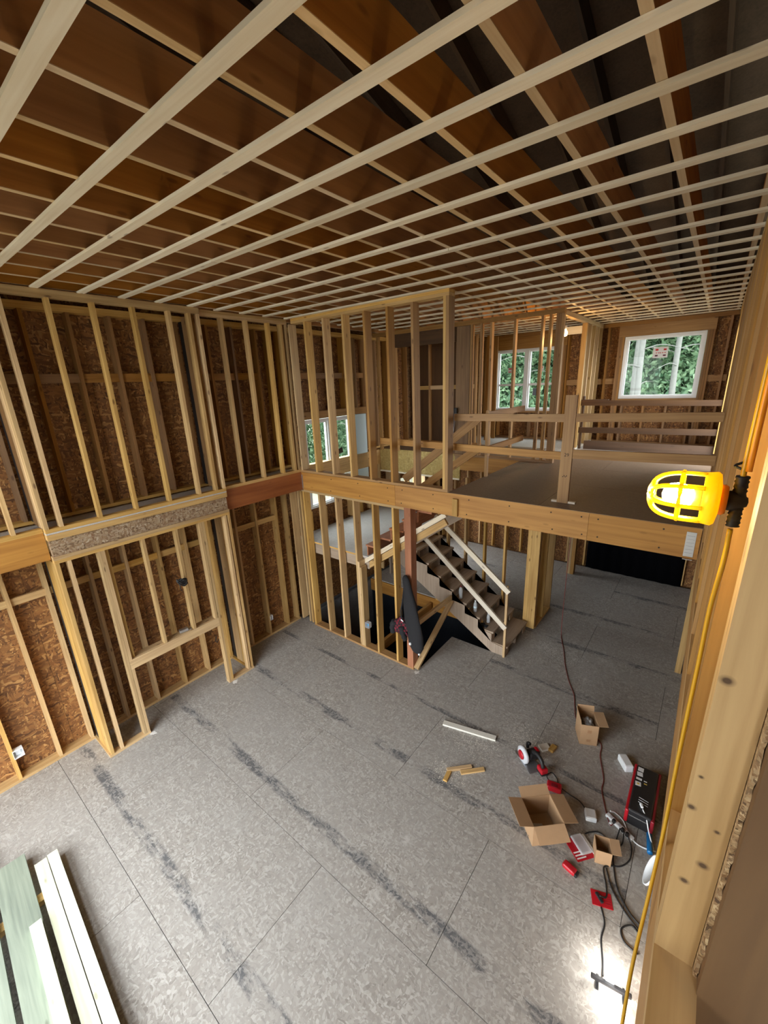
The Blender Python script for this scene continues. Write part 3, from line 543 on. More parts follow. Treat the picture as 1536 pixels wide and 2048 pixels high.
for h in FH:
    box('header', wf, (h[0]-.12, h[1]+.12), (5.76, 5.89), (h[3], ZC-.08), 'rail_wood'); box('rough_sill', wf, (h[0], h[1]), (5.75, 5.888), (h[2]-.04, h[2]), 'rail_wood')
    for x in (h[0]-.115, h[0]-.075, h[0]-.039, h[1]+.001, h[1]+.04, h[1]+.08): box('king_stud', wf, (x, x+.037), (5.75, 5.888), (ZT+.04, h[3]), 'warm_wood')
box('sill_plate', wf, (-.45, 5.755), (5.75, 5.89), (ZT, ZT+.038), 'warm_wood'); box('top_plate', wf, (-.45, 5.755), (5.75, 5.89), (ZC-.078, ZC-.002), 'warm_wood')
for x0, x1 in ((3.47, 3.86), (5.42, 5.75), (-.4, .3), (2.8, 3.4)): box('blocking', wf, (x0, x1), (5.79, 5.83), (4.40, 4.52), 'rail_wood')
window('window_2', 'large fixed window with a paper sticker at the far right upstairs', 'Y', (3.95, 5.33), (4.09, 5.34), 5.83, 1, None)
window('window_3', 'white twin double-hung window seen through the upstairs stud wall', 'Y', (1.105, 2.665), (3.82, 5.28), 5.83, 2, 4.45)
sk = thing('window_sticker', 'white paper sticker with red and dark marks on the far right window', 'sticker', (4.60, 5.82, 5.0))
box('sheet', sk, (4.48, 4.74), (5.815, 5.818), (4.89, 5.10), 'paper_white')
for x in (4.52, 4.66): box('red_mark', sk, (x, x+.05), (5.8125, 5.8148), (5.03, 5.065), 'ink_red'); box('dark_mark', sk, (x, x+.05), (5.8125, 5.8148), (4.92, 4.95), 'ink_dark')
for x in (4.53, 4.57, 4.60, 4.64, 4.68): box('red_mark', sk, (x, x+.022), (5.8125, 5.8148), (4.98, 4.995), 'ink_red')
for x0, lab in ((1.40, 'small white sticker with red print on the left sash of the twin window'), (2.15, 'small white sticker with red print on the right sash of the twin window')):
    s_ = thing('window_sticker', lab, 'sticker', (x0, 5.82, 4.8), group='window stickers'); box('sheet', s_, (x0, x0+.13), (5.815, 5.818), (4.74, 4.86), 'paper_white'); box('red_mark', s_, (x0+.02, x0+.11), (5.8125, 5.8148), (4.82, 4.85), 'ink_red'); box('red_mark', s_, (x0+.02, x0+.08), (5.8125, 5.8148), (4.75, 4.77), 'ink_red')
fp = thing('support_post', 'square built-up post standing in the dark room under the upper floor', 'post', (3.48, 5.22, 0)); box('post_ply', fp, (3.40, 3.48), (5.13, 5.29), (0, ZB), 'stud_wood'); box('post_ply', fp, (3.482, 3.56), (5.13, 5.29), (0, ZB), 'rail_wood')
# black sheet over the far opening
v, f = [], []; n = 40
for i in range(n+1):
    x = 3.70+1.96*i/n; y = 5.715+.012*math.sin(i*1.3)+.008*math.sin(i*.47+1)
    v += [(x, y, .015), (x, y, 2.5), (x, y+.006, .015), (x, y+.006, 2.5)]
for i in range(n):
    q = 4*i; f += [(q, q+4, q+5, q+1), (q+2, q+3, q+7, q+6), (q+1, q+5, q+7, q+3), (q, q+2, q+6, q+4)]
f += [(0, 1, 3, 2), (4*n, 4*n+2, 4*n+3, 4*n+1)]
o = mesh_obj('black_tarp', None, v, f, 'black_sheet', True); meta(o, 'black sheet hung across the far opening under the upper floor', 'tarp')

# ================================================================ UPPER ROOMS
wm = thing('wall_upper_middle', 'upstairs open stud wall between the stairwell and the back bedroom', 'wall', (2.7, 2.72, ZT), kind='structure')
for x in (1.93, 2.12, 2.31, 2.74, 3.20, 3.33, 3.52): box('stud', wm, (x, x+.038), (2.66, 2.75), (ZT+.04, ZC-.08), 'rail_wood')
box('end_post', wm, (3.44, 3.518), (2.66, 2.75), (ZT+.04, ZC-.08), 'warm_wood'); box('wide_board', wm, (1.62, 1.90), (2.70, 2.74), (ZT-.1, ZC-.08), 'warm_wood')
box('sill_plate', wm, (1.62, 3.56), (2.66, 2.75), (ZT, ZT+.038), 'warm_wood'); box('top_plate', wm, (-.4, 3.56), (2.66, 2.75), (ZC-.078, ZC-.002), 'rail_wood')
box('header', wm, (.2, 1.62), (2.66, 2.75), (ZC-.33, ZC-.08), 'dark_ply')
for x in (-.30, .16): box('stud', wm, (x, x+.038), (2.66, 2.75), (ZT, ZC-.08), 'rail_wood')
box('device_box', wm, (3.14, 3.20), (2.64, 2.70), (4.30, 4.42), 'black_plastic')
wd = thing('wall_upper_door', 'upstairs stud wall lit orange by the hanging bulb', 'wall', (3.46, 4.9, ZT), kind='structure')
for y in (4.38, 4.42, 4.72, 5.05, 5.38, 5.70): box('stud', wd, (3.42, 3.51), (y, y+.038), (ZT+.04, ZC-.08), 'stud_wood')
box('sill_plate', wd, (3.42, 3.51), (4.36, 5.74), (ZT, ZT+.038), 'pale_wood'); box('top_plate', wd, (3.42, 3.51), (2.76, 5.74), (ZC-.078, ZC-.002), 'stud_wood'); box('door_header', wd, (2.95, 3.42), (4.36, 4.40), (ZC-.26, ZC-.12), 'pale_wood')
wh = thing('wall_upper_hall', 'dark upstairs stud wall far behind the stair partition', 'wall', (1.0, 4.2, ZT), kind='structure')
for k in range(5):
    x = -.35+SP*k; box('stud', wh, (x, x+.038), (4.2, 4.29), (ZT+.04, ZC-.08), 'rail_wood')
    if k < 4: box('blocking', wh, (x+.04, x+SP), (4.22, 4.26), (4.42, 4.51), 'stud_wood')
box('sill_plate', wh, (-.4, 1.45), (4.2, 4.29), (ZT, ZT+.038), 'warm_wood'); box('sheathing', wh, (-.4, 1.3), (4.30, 4.31), (ZT, ZC-.1), 'dark_ply')
for y in (4.35, 4.75, 5.15): box('stud', wh, (1.30, 1.39), (y, y+.038), (ZT+.04, ZC-.08), 'rail_wood')

# ================================================================ RIGHT WALL
wr = thing('wall_right', 'right stud wall close to the camera carrying the yellow light cord', 'wall', (5.8, -1, 0), kind='structure')
RH = [(3.05, 4.45, 3.2, 5.25)]
sheath(wr, 'X', 5.849, 5.861, (-3.85, 5.9), (2.80, 6.4), RH, 'osb_edge')
sheath(wr, 'X', 6.04, 6.052, (-6.4, 5.9), (-.05, 2.82), [], 'osb_wall'); 
box('soffit', wr, (5.861, 6.052), (-6.4, 5.9), (2.80, 2.82), 'osb_wall')
box('rim_beam', wr, (5.762, 5.848), (-4.6, 5.74), (ZB, ZT), 'rail_wood')
box('sill_plate', wr, (5.76, 5.849), (-4.7, 3.03), (ZT+.001, ZT+.052), 'near_wood')
for k in range(16):
    y = -3.42+SP*k
    if 2.98 < y < 4.48: continue
    box('stud', wr, (5.76, 5.849), (y, y+.038), (ZT+.052, ZC-.08), 'rail_wood', jit=.0015)
for y in (-3.85, -3.81): box('stud', wr, (5.76, 5.838), (y, y+.038), (ZT+.052, ZC-.08), 'near_wood')
for y in (2.99, 4.46): box('stud', wr, (5.76, 5.849), (y, y+.038), (ZT+.052, ZC-.08), 'stud_wood')
box('top_plate', wr, (5.76, 5.849), (-3.85, 5.74), (ZC-.078, ZC-.001), 'stud_wood')
# ragged sawn edge of the sheathing beyond the stud
rnd = random.Random(3); v, f = [], []; n = 150
for i in range(n+1):
    z = ZT-.05+(ZC-ZT+.05)*i/n; x1 = 5.8465+rnd.uniform(-.0012, .0022); y0 = -3.868+rnd.uniform(-.006, .006)
    v += [(5.839, -3.851, z), (5.839, y0, z), (x1, y0-.004+rnd.uniform(-.003, .003), z), (x1, -3.851, z)]
for i in range(n):
    for k in range(4): a = 4*i+k; b2 = 4*i+(k+1) % 4; f.append((a, b2, b2+4, a+4))
f += [(3, 2, 1, 0), (4*n, 4*n+1, 4*n+2, 4*n+3)]
mesh_obj('sheet_edge', wr, [Vector(q)-wr.location for q in v], f, 'osb_edge')
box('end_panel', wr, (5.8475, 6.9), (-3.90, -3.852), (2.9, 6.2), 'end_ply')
for k in range(24):
    y = -6.3+.5*k; box('stud', wr, (5.90, 6.04), (y, y+.038), (.038, 2.80), 'stud_wood')
box('sill_plate', wr, (5.90, 6.04), (-6.4, 5.74), (0, .038), 'rail_wood')
box('corner_post', wr, (5.80, 5.88), (2.36, 2.44), (0, ZB), 'stud_wood')
for z, y in ((4.78, -3.812), (4.55, -3.40), (4.50, -3.36)):      # grade stamps, unreadable
    for k in range(4): box('grade_stamp', wr, (5.7590, 5.7599), (y-.035+k*.010, y-.030+k*.010), (z-.012, z+.012), 'ink')

# near wall behind the camera, with the daylight windows
wn_ = thing('wall_near', 'wall behind the camera with large window openings on both storeys', 'wall', (2.6, NEAR, 0), kind='structure')
sheath(wn_, 'Y', NEAR-.012, NEAR, (-.6, 6.6), (-.05, 6.6), [(.1, 5.1, .13, 2.43), (.1, 3.5, 3.45, 5.35)], 'osb_wall')
sheath(wn_, 'X', 6.9, 6.912, (NEAR, -3.87), (2.9, 6.6), [], 'osb_wall')
lf = thing('floor_loft', 'small loft floor the photograph is taken from', 'floor', (5.8, -5.7, ZT), kind='structure'); box('deck_panel', lf, (4.7, 6.9), (NEAR, -4.85), (ZT-.3, ZT), 'deck_osb')

# ================================================================ CEILING
ce = thing('ceiling', 'strapped ceiling of pale furring strips nailed under dark joists', 'ceiling', (2.8, 0, ZC), kind='structure')
XJ, YS = 4.504, -4.087
for s in range(-5, 25):
    y = YS+SP*s; y0, y1 = y-.032, y+.032
    if y1 > 5.72: continue
    xl = .005 if not (-3.9 < y < -1.5) else .06
    k = random.choice([2, 4, 5, 6, 8, 9, 10]); xm = XJ-SP*k+random.uniform(-.01, .01); dz = 0
    if s == 3: xm = XJ-SP*8
    box('furring_strip', ce, (xl, xm-.002), (y0, y1), (ZC+.0, ZC+.019), 'pale_wood', jit=.0006); box('furring_strip', ce, (xm+.002, 5.76), (y0, y1), (ZC+.0, ZC+.019), 'pale_wood', jit=.0006)
for j in range(-3, 13):
    x = XJ-SP*j
    box('joist', ce, (x-.019, x+.019), (NEAR, 5.88), (ZC+.0225, ZC+.255), 'joist_wood')
    box('joist_edge', ce, (x-.0195, x+.0195), (NEAR, 5.88), (ZC+.0205, ZC+.024), 'joist_edge')
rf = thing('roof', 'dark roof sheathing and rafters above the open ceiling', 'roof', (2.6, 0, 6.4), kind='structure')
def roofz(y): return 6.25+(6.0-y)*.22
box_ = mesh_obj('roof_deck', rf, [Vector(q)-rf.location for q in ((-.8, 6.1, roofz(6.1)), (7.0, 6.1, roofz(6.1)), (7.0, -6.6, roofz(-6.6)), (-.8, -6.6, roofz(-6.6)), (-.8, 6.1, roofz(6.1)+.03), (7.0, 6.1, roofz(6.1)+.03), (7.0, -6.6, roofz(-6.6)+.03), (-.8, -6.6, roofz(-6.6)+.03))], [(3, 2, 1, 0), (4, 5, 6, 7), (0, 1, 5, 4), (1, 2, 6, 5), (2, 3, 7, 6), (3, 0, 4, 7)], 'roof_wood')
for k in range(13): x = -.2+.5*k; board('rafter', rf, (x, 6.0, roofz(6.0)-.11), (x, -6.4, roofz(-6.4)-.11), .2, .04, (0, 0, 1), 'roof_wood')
for xx, nm in ((-.62, 'gable_left'), (6.95, 'gable_right')):
    mesh_obj(nm, rf, [Vector(q)-rf.location for q in ((xx, 6.0, 5.6), (xx, -6.45, 5.6), (xx, -6.45, roofz(-6.45)), (xx, 6.0, roofz(6.0)), (xx+.02, 6.0, 5.6), (xx+.02, -6.45, 5.6), (xx+.02, -6.45, roofz(-6.45)), (xx+.02, 6.0, roofz(6.0)))], [(0, 1, 2, 3), (7, 6, 5, 4), (0, 4, 5, 1), (1, 5, 6, 2), (2, 6, 7, 3), (3, 7, 4, 0)], 'roof_wood')
sheath(rf, 'Y', NEAR-.012, NEAR, (-.6, 6.9), (6.6, roofz(NEAR)), [], 'roof_wood', 'gable_panel', 7.5); box('end_closure', rf, (5.9, 6.95), (5.86, 5.9), (2.8, 6.3), 'roof_wood'); box('end_closure', rf, (5.863, 6.95), (-3.865, -3.84), (6.2, 8.9), 'roof_wood')

# ================================================================ LIGHTS
def cage_lamp():
    L0 = Vector((5.74, -3.63, 4.30)); t = thing('caged_work_light', 'glowing yellow caged work light clipped to the right stud', 'work light', L0)
    # axis runs along -X
    R90 = (0, R_(-90), 0)
    lathe('socket_base', t, [(.0, -.022), (.010, -.02), (.016, -.01), (.022, 0), (.022, .012), (.018, .016), (.0, .016)], 'black_rubber', 16, (0.0, 0, 0), R90)
    tube('cord_grip', t, [(.004, 0, .056-.004*k) for k in range(29)], .012, 'black_rubber', 10, 0, False, lambda s: .012+.0015*math.sin(s*70))
    lathe('collar', t, [(.0, .014), (.030, .014), (.034, .02), (.033, .03), (.0, .03)], 'cord_orange', 20, (0, 0, 0), R90)
    lathe('guard_cup', t, [(.034, .026), (.055, .030), (.060, .036), (.057, .058), (.0535, .058), (.055, .038), (.034, .032)], 'cage_yellow', 28, (0, 0, 0), R90)
    lathe('bulb_socket', t, [(.0, .04), (.02, .042), (.02, .075), (.0, .075)], 'cord_orange', 16, (0, 0, 0), R90)
    lathe('bulb', t, [(.0, .062), (.013, .064), (.016, .072), (.026, .090), (.029, .105), (.026, .120), (.016, .130), (.0, .134)], 'bulb_glow', 18, (0, 0, 0), R90)
    for k in range(8):
        a = 2*math.pi*k/8+.2; pts = []
        for (rr, d) in ((.056, .055), (.0565, .085), (.055, .108), (.049, .131), (.037, .147), (.018, .156), (.006, .158)): pts.append((-d, rr*math.cos(a), rr*math.sin(a)))
        tube('cage_rib', t, pts, .0052, 'cage_yellow', 6, 3, False)
    for (rr, d) in ((.056, .098), (.030, .151)):
        tube('cage_ring', t, [(-d, rr*math.cos(2*math.pi*k/20), rr*math.sin(2*math.pi*k/20)) for k in range(21)], .0045, 'cage_yellow', 6, 0, False)
    tube('hook', t, [(.0, 0, .07), (-.012, .01, .075), (.0, .016, .082)], .003, 'black_rubber', 6, 4, False)
    l = bpy.data.lights.new('bulb_light', 'POINT'); l.energy = 4; l.color = (1, .66, .28); l.shadow_soft_size = .03; o = bpy.data.objects.new('bulb_light', l); COL.objects.link(o); o.parent = t; o.location = (-.185, 0, 0)
cage_lamp()
cy = tube('light_cord', None, [(5.748, -3.62, 5.60), (5.748, -3.60, 5.1), (5.747, -3.61, 4.70), (5.744, -3.63, 4.40), (5.744, -3.63, 4.34)], .0055, 'cord_yellow', 8); meta(cy, 'yellow cord above the caged work light on the stud', 'cord')
cy = tube('light_cord', None, [(5.742, -3.63, 4.235), (5.744, -3.61, 4.15), (5.742, -3.55, 4.0), (5.745, -3.52, 3.8), (5.746, -3.53, 3.5), (5.748, -3.56, 3.25), (5.744, -3.60, 3.0), (5.74, -3.64, 2.7), (5.75, -3.66, 2.3)], .0055, 'cord_yellow', 8); meta(cy, 'yellow cord hanging down the stud below the caged work light', 'cord')
cy = tube('light_cord', None, [(5.752, -3.675, 5.6), (5.752, -3.665, 5.0), (5.750, -3.655, 4.55), (5.750, -3.65, 4.37)], .006, 'cord_orange', 8); meta(cy, 'orange cord running down beside the yellow cord above the lamp', 'cord')
tb = thing('bare_bulb', 'bare hanging bulb glowing in the upstairs doorway', 'light bulb', (3.44, 3.2, 5.31))
lathe('bulb', tb, [(.0, -.06), (.03, -.05), (.042, -.01), (.036, .02), (.018, .045), (.018, .06), (.0, .06)], 'bulb_far', 18); lathe('socket', tb, [(.0, .058), (.024, .058), (.026, .11), (.0, .11)], 'white_plastic', 14); tube('wire', tb, [(0, 0, .11), (0, 0, .325)], .004, 'black_rubber', 6, 0, False)
l = bpy.data.lights.new('bulb_light', 'POINT'); l.energy = 26; l.color = (1, .60, .22); l.shadow_soft_size = .05; o = bpy.data.objects.new('bulb_light', l); COL.objects.link(o); o.parent = tb; o.location = (0, 0, -.12)
wl2 = thing('floor_work_light', 'small bar work light throwing a white pool of light on the floor', 'work light', (5.72, -2.24, 0), R_(10))
bev('bar', wl2, (.28, .03, .03), (0, 0, .05), 'black_plastic', .006); bev('foot', wl2, (.02, .10, .012), (-.09, 0, .008), 'black_plastic', .003); bev('foot', wl2, (.02, .10, .012), (.09, 0, .008), 'black_plastic', .003); bev('stem', wl2, (.02, .02, .04), (-.09, 0, .03), 'black_plastic', .003); bev('stem', wl2, (.02, .02, .04), (.09, 0, .03), 'black_plastic', .003)
bev('led_head', wl2, (.07, .05, .05), (-.01, .03, .085), 'white_plastic', .01); bev('led_panel', wl2, (.05, .006, .036), (-.01, .058, .085), 'led_glow', .002)
for dy, dx in ((.10, -.02), (-.10, .02)):
    l = bpy.data.lights.new('led_light', 'POINT'); l.energy = 5.5; l.color = (1, .96, .9); l.shadow_soft_size = .03; o = bpy.data.objects.new('led_light', l); COL.objects.link(o); o.parent = wl2; o.location = (dx, dy, .14)

# ================================================================ ELECTRICAL BOXES
def elec(name, label, loc, size, mat, axis):
    t = thing(name, label, 'outlet box', loc); w, h, d = size
    # open box with four sides and a back; opening towards +X (axis X) or -Y (axis Y)
    def bb(n_, a, z, dep):
        return box(n_, t, dep, a, z, mat, True) if axis == 'X' else box(n_, t, a, (-dep[1], -dep[0]), z, mat, True)
    bb('back', (-w/2, w/2), (-h/2, h/2), (-d, -d+.004)); bb('side', (-w/2, -w/2+.004), (-h/2, h/2), (-d+.004, 0)); bb('side', (w/2-.004, w/2), (-h/2, h/2), (-d+.004, 0)); bb('side', (-w/2+.004, w/2-.004), (-h/2, -h/2+.004), (-d+.004, 0)); bb('side', (-w/2+.004, w/2-.004), (h/2-.004, h/2), (-d+.004, 0))
    o = bev('receptacle', t, (.02, w*.5, h*.6) if axis == 'X' else (w*.5, .02, h*.6), (-d*.6, 0, 0) if axis == 'X' else (0, d*.6, 0), 'grey_plastic' if mat != 'grey_plastic' else 'blue_plastic', .004); return t
elec('outlet_box', 'pale blue outlet box on a stud low at the far left', (XO+.015, -4.51, .40), (.10, .11, .07), 'white_plastic', 'X')
elec('outlet_box', 'small white outlet box low on the left wall near the far corner', (XO+.01, -.70, .37), (.06, .10, .07), 'white_plastic', 'X')
elec('outlet_box', 'grey outlet box low on the cross partition studs', (1.385, -.012, .50), (.09, .10, .07), 'grey_plastic', 'Y')
t = thing('steel_box', 'small shiny metal box lying on the niche sill', 'metal box', (.02, -2.51, 1.22), R_(80)); bev('body', t, (.12, .06, .045), (0, 0, .024), 'steel', .006); bev('flap', t, (.05, .05, .01), (.08, 0, .008), 'steel', .003)
# tangle of black wire on the niche stud
t = thing('wire_coil', 'small black bundle of wire hooked on a niche stud', 'wire bundle', (.12, -2.43, 2.03))
for k in range(7):
    pts = [(random.uniform(-.02, .03)+.01*k*0, .055*math.cos(a+k)+random.uniform(-.015, .015)-.01, .05*math.sin(a+k*.7)+random.uniform(-.015, .015)) for a in [i*.9 for i in range(8)]]
    tube('wire_loop', t, pts, .008, 'black_rubber', 6, 4, False)
tube('wire_tail', t, [(0, -.04, -.03), (.0, -.05, -.09), (.0, -.03, -.14)], .006, 'black_rubber', 6, 4, False); bev('plug', t, (.05, .08, .07), (.0, .02, .0), 'black_rubber', .015)
t = thing('wire_coil', 'thin black wire end poking out low beside the niche opening', 'wire bundle', (-.02, -2.03, .80)); tube('wire_loop', t, [(0, 0, .06), (.02, -.03, .0), (.0, .0, -.05), (.01, .02, .0)], .007, 'black_rubber', 6, 4, False)

# ================================================================ BAG + JACKET ON THE POST
def bag():
    t = thing('hanging_bag', 'long black chair bag hanging on the reddish post', 'bag', (2.36, -.05, 0))
    prof = [(1.75, .02, .03), (1.70, .045, .045), (1.5, .06, .05), (1.3, .075, .055), (1.0, .085, .06), (.75, .09, .06), (.55, .085, .06), (.46, .05, .05), (.43, .01, .02)]
    v, f = [], []; n = 16
    for i, (z, a, b2) in enumerate(prof):
        cx = -.06+.20*(1.75-z)/1.3
        for k in range(n):
            th = 2*math.pi*k/n; w = 1+.10*math.sin(3*th+z*9); v.append((cx+(1.25 if i < 3 else 1.6)*a*math.cos(th)*w, -.03+b2*math.sin(th)*w, z))
    for i in range(len(prof)-1):
        for k in range(n): f.append((i*n+k, (i+1)*n+k, (i+1)*n+(k+1) % n, i*n+(k+1) % n))
    f.append(tuple(range(n))); f.append(tuple((len(prof)-1)*n+k for k in range(n))[::-1])
    mesh_obj('body', t, [(x, y, z) for x, y, z in v], f, 'black_fabric', True)
    tube('strap', t, [(-.07, -.05, 1.66), (-.10, -.04, 1.45), (-.13, -.04, 1.25), (-.16, -.04, 1.08), (-.12, -.05, .95), (-.02, -.06, .9)], .012, 'black_fabric', 6, 5, False)
    bev('toggle', t, (.035, .03, .04), (.04, -.085, .60), 'white_plastic', .008); bev('toggle', t, (.03, .03, .03), (.20, -.07, .46), 'white_plastic', .008)
    j = thing('plaid_jacket', 'crumpled red and black plaid jacket tucked behind the hanging bag', 'jacket', (2.18, -.05, .80))
    bm = bmesh.new(); bmesh.ops.create_icosphere(bm, subdivisions=4, radius=1)
    for q in bm.verts:
        c = q.co.copy(); w = 1+.16*math.sin(5*c.x+7*c.z)+.13*math.sin(9*c.y-6*c.z+2)+.10*math.sin(11*c.x*c.z+4)+.05*math.sin(23*c.x+17*c.y)
        q.co = Vector((c.x*.17*w, c.y*.055*w, c.z*.145*w-.08*c.x*0-.10*c.x*c.x))
    me = bpy.data.meshes.new('jacket'); bm.to_mesh(me); bm.free(); me.materials.append(MATS['plaid'])
    for q in me.polygons: q.use_smooth = True
    link('body', me, None, j); 
    tube('sleeve', j, [(-.12, -.02, .06), (-.17, -.03, -.04), (-.16, -.03, -.16)], .05, 'black_fabric', 10, 6, False, lambda s: .055-.015*s+.006*math.sin(s*22)); tube('sleeve', j, [(.02, -.045, .02), (.06, -.055, -.10), (.10, -.05, -.20)], .04, 'black_fabric', 10, 6, False, lambda s: .05-.012*s+.006*math.sin(s*19)); bev('tag', j, (.05, .006, .02), (.06, -.07, .16), 'paper_white', .002, 1, (0, R_(25), 0))
bag()

# ================================================================ STAIR CLUTTER
t = thing('water_bottle', 'clear water bottle standing on the third stair tread', 'bottle', (2.80, 1.36, RI*3)); lathe('body', t, [(.0, .0), (.032, .002), (.034, .02), (.030, .07), (.034, .12), (.030, .16), (.014, .195), (.013, .205), (.0, .205)], 'clear_plastic', 16); lathe('label_band', t, [(.0345, .075), (.0345, .115), (.033, .115), (.033, .075)], 'jamb_blue', 16); lathe('cap', t, [(.0, .204), (.016, .204), (.016, .222), (.0, .222)], 'white_plastic', 14)
t = thing('water_bottle', 'clear bottle standing on the second stair tread under the handrail', 'bottle', (3.02, 1.45, RI*2)); lathe('body', t, [(.0, .0), (.032, .002), (.034, .02), (.030, .06), (.034, .10), (.028, .14), (.014, .17), (.0, .17)], 'clear_plastic', 16); lathe('cap', t, [(.0, .169), (.016, .169), (.016, .186), (.0, .186)], 'paper_white', 14)
t = thing('work_glove', 'dark work glove lying on the second stair tread', 'glove', (2.97, 1.30, RI*2)); bev('palm', t, (.09, .08, .03), (0, 0, .016), 'black_fabric', .012, 2)
for k in range(4): bev('finger', t, (.07, .017, .02), (.07, -.03+.02*k, .012), 'black_fabric', .008, 2, (0, 0, R_(-6+4*k)))
bev('thumb', t, (.05, .02, .02), (.01, .05, .012), 'black_fabric', .008, 2, (0, 0, R_(50)))
t = thing('water_bottle', 'clear bottle on the fourth stair tread beside the stringer', 'bottle', (2.52, 1.33, RI*4)); lathe('body', t, [(.0, .0), (.036, .002), (.038, .02), (.033, .08), (.038, .14), (.030, .19), (.014, .23), (.0, .23)], 'clear_plastic', 16); lathe('cap', t, [(.0, .229), (.016, .229), (.016, .246), (.0, .246)], 'dark_red', 14)
# folded tripod by the upstairs wall
t = thing('tripod', 'folded grey tripod leaning at the upstairs stud wall', 'tripod', (1.5, 2.55, ZT))
for k, dx in enumerate((0, .05, .10)): tube('leg', t, [(dx-.02, 0, .02), (dx*.5+.14, .05, .85)], .013, 'steel', 8, 0, False)
bev('head', t, (.07, .06, .10), (.17, .06, .90), 'black_plastic', .01); bev('collar', t, (.14, .05, .05), (.06, .015, .25), 'white_plastic', .01)

# ================================================================ CARTONS
def carton(name, label, loc, rz, w, d, h, flaps, cat='box'):
    t = thing(name, label, cat, loc, rz); th = .005
    box('base', t, (-w/2, w/2), (-d/2, d/2), (0, th), 'card_inner', True)
    box('wall', t, (-w/2, w/2), (-d/2, -d/2+th), (th, h), 'card_brown', True); box('wall', t, (-w/2, w/2), (d/2-th, d/2), (th, h), 'card_brown', True); box('wall', t, (-w/2, -w/2+th), (-d/2+th, d/2-th), (th, h), 'card_brown', True); box('wall', t, (w/2-th, w/2), (-d/2+th, d/2-th), (th, h), 'card_brown', True)
    for side, ang, ln in flaps:        # ang: 0 = horizontal outwards, 90 = straight up, negative = hanging down
        a = R_(ang); n_ = {'+x': Vector((1, 0, 0)), '-x': Vector((-1, 0, 0)), '+y': Vector((0, 1, 0)), '-y': Vector((0, -1, 0))}[side]
        e = (w/2 if side[1] == 'x' else d/2); p0 = n_*e + Vector((0, 0, h)); p1 = p0 + (n_*math.cos(a)+Vector((0, 0, 1))*math.sin(a))*ln
        tn = Vector((0, 1, 0)) if side[1] == 'x' else Vector((1, 0, 0)); board('flap', t, p0, p1, (d if side[1] == 'x' else w)-.004, .004, tn, 'card_brown', True)
    return t
bx = carton('cardboard_box', 'large open cardboard box with four splayed flaps', (4.89, -1.34, 0), R_(43), .32, .315, .27, [('+x', -8, .15), ('-x', 12, .15), ('+y', 25, .10), ('-y', -25, .15)])
t = thing('tool_manual', 'dark booklet leaning inside the large open cardboard box', 'booklet', (4.86, -1.42, .008), R_(35)); bev('cover', t, (.16, .10, .012), (0, 0, .05), 'grey_plastic', .003, 1, (R_(40), 0, 0)); bev('spine', t, (.16, .02, .014), (0, -.04, .02), 'black_plastic', .003, 1, (R_(40), 0, 0))
bx = carton('cardboard_box', 'tall narrow cardboard box with plastic-wrapped contents by the red cord', (4.98, .20, 0), R_(25), .21, .26, .31, [('+x', 5, .11), ('-x', 80, .07), ('+y', 75, .08)])
board('tape', bx, (-.0, -.1315, .19), (-.0, -.1315, .235), .05, .001, (1, 0, 0), 'card_tape', True); board('tape', bx, (-.0, -.1315, .05), (-.0, -.1315, .09), .05, .001, (1, 0, 0), 'card_tape', True)
t = thing('wrapped_parts', 'dark parts in crinkled clear plastic inside the tall cardboard box', 'packaging', (4.98, .20, .006), R_(25))
bm = bmesh.new(); bmesh.ops.create_icosphere(bm, subdivisions=3, radius=1)
for q in bm.verts: 
    c = q.co; k = random.uniform(.85, 1.12); q.co = Vector((c.x*.075*k, c.y*.095*k, .20+c.z*.10*k))
me = bpy.data.meshes.new('wrap'); bm.to_mesh(me); bm.free(); me.materials.append(MATS['clear_plastic']); link('plastic_wrap', me, None, t); bev('part', t, (.09, .11, .24), (-.01, -.02, .12), 'black_plastic', .01)
bx = carton('cardboard_box', 'small open cardboard box among the black cables', (5.46, -1.25, 0), R_(18), .14, .16, .17, [('+x', 10, .08)])
# ---------------------------------------------------------------- power station / jobsite box
t = thing('power_station', 'black and red power station with white lettering by the right wall', 'power station', (5.70, -.42, 0), R_(0))
bev('body', t, (.22, .66, .20), (0, 0, .115), 'black_plastic', .02, 3); bev('side_rail', t, (.035, .68, .17), (-.115, 0, .12), 'red_plastic', .012, 2); bev('side_rail', t, (.035, .68, .17), (.115, 0, .12), 'dark_red', .012, 2)
for k, wv in enumerate((.05, .05, .05, .05)): bev('letter_block', t, (.055, .058 if k != 2 else .03, .002), (-.066, .265-.072*k, .2155), 'paper_white', .0008, 1, (0, 0, R_(8*(k % 2))))
bev('letter_block', t, (.022, .022, .002), (-.066, .049, .2168), 'label_yellow', .0008, 1)
bev('badge', t, (.03, .012, .002), (-.005, .12, .2155), 'paper_white', .0008, 1); bev('badge', t, (.03, .012, .002), (.0, .085, .2155), 'label_yellow', .0008, 1)
for k in range(3): bev('outlet_row', t, (.09, .006, .004), (.01, -.13-.03*k, .216), 'grey_plastic', .001, 1, (0, 0, R_(-8)))
for y in (-.31, .31): bev('end_bumper', t, (.20, .03, .13), (0, y*1.03, .085), 'black_plastic', .012, 2)
bev('plug', t, (.025, .05, .025), (.0, -.23, .232), 'white_plastic', .006, 2, (0, 0, R_(25)))
wc = tube('white_cable', None, [(5.715, -.68, .225), (5.76, -.74, .19), (5.80, -.80, .10), (5.86, -.88, .01)], .006, 'white_plastic', 7); meta(wc, 'white cable plugged into the black and red power station', 'cable')
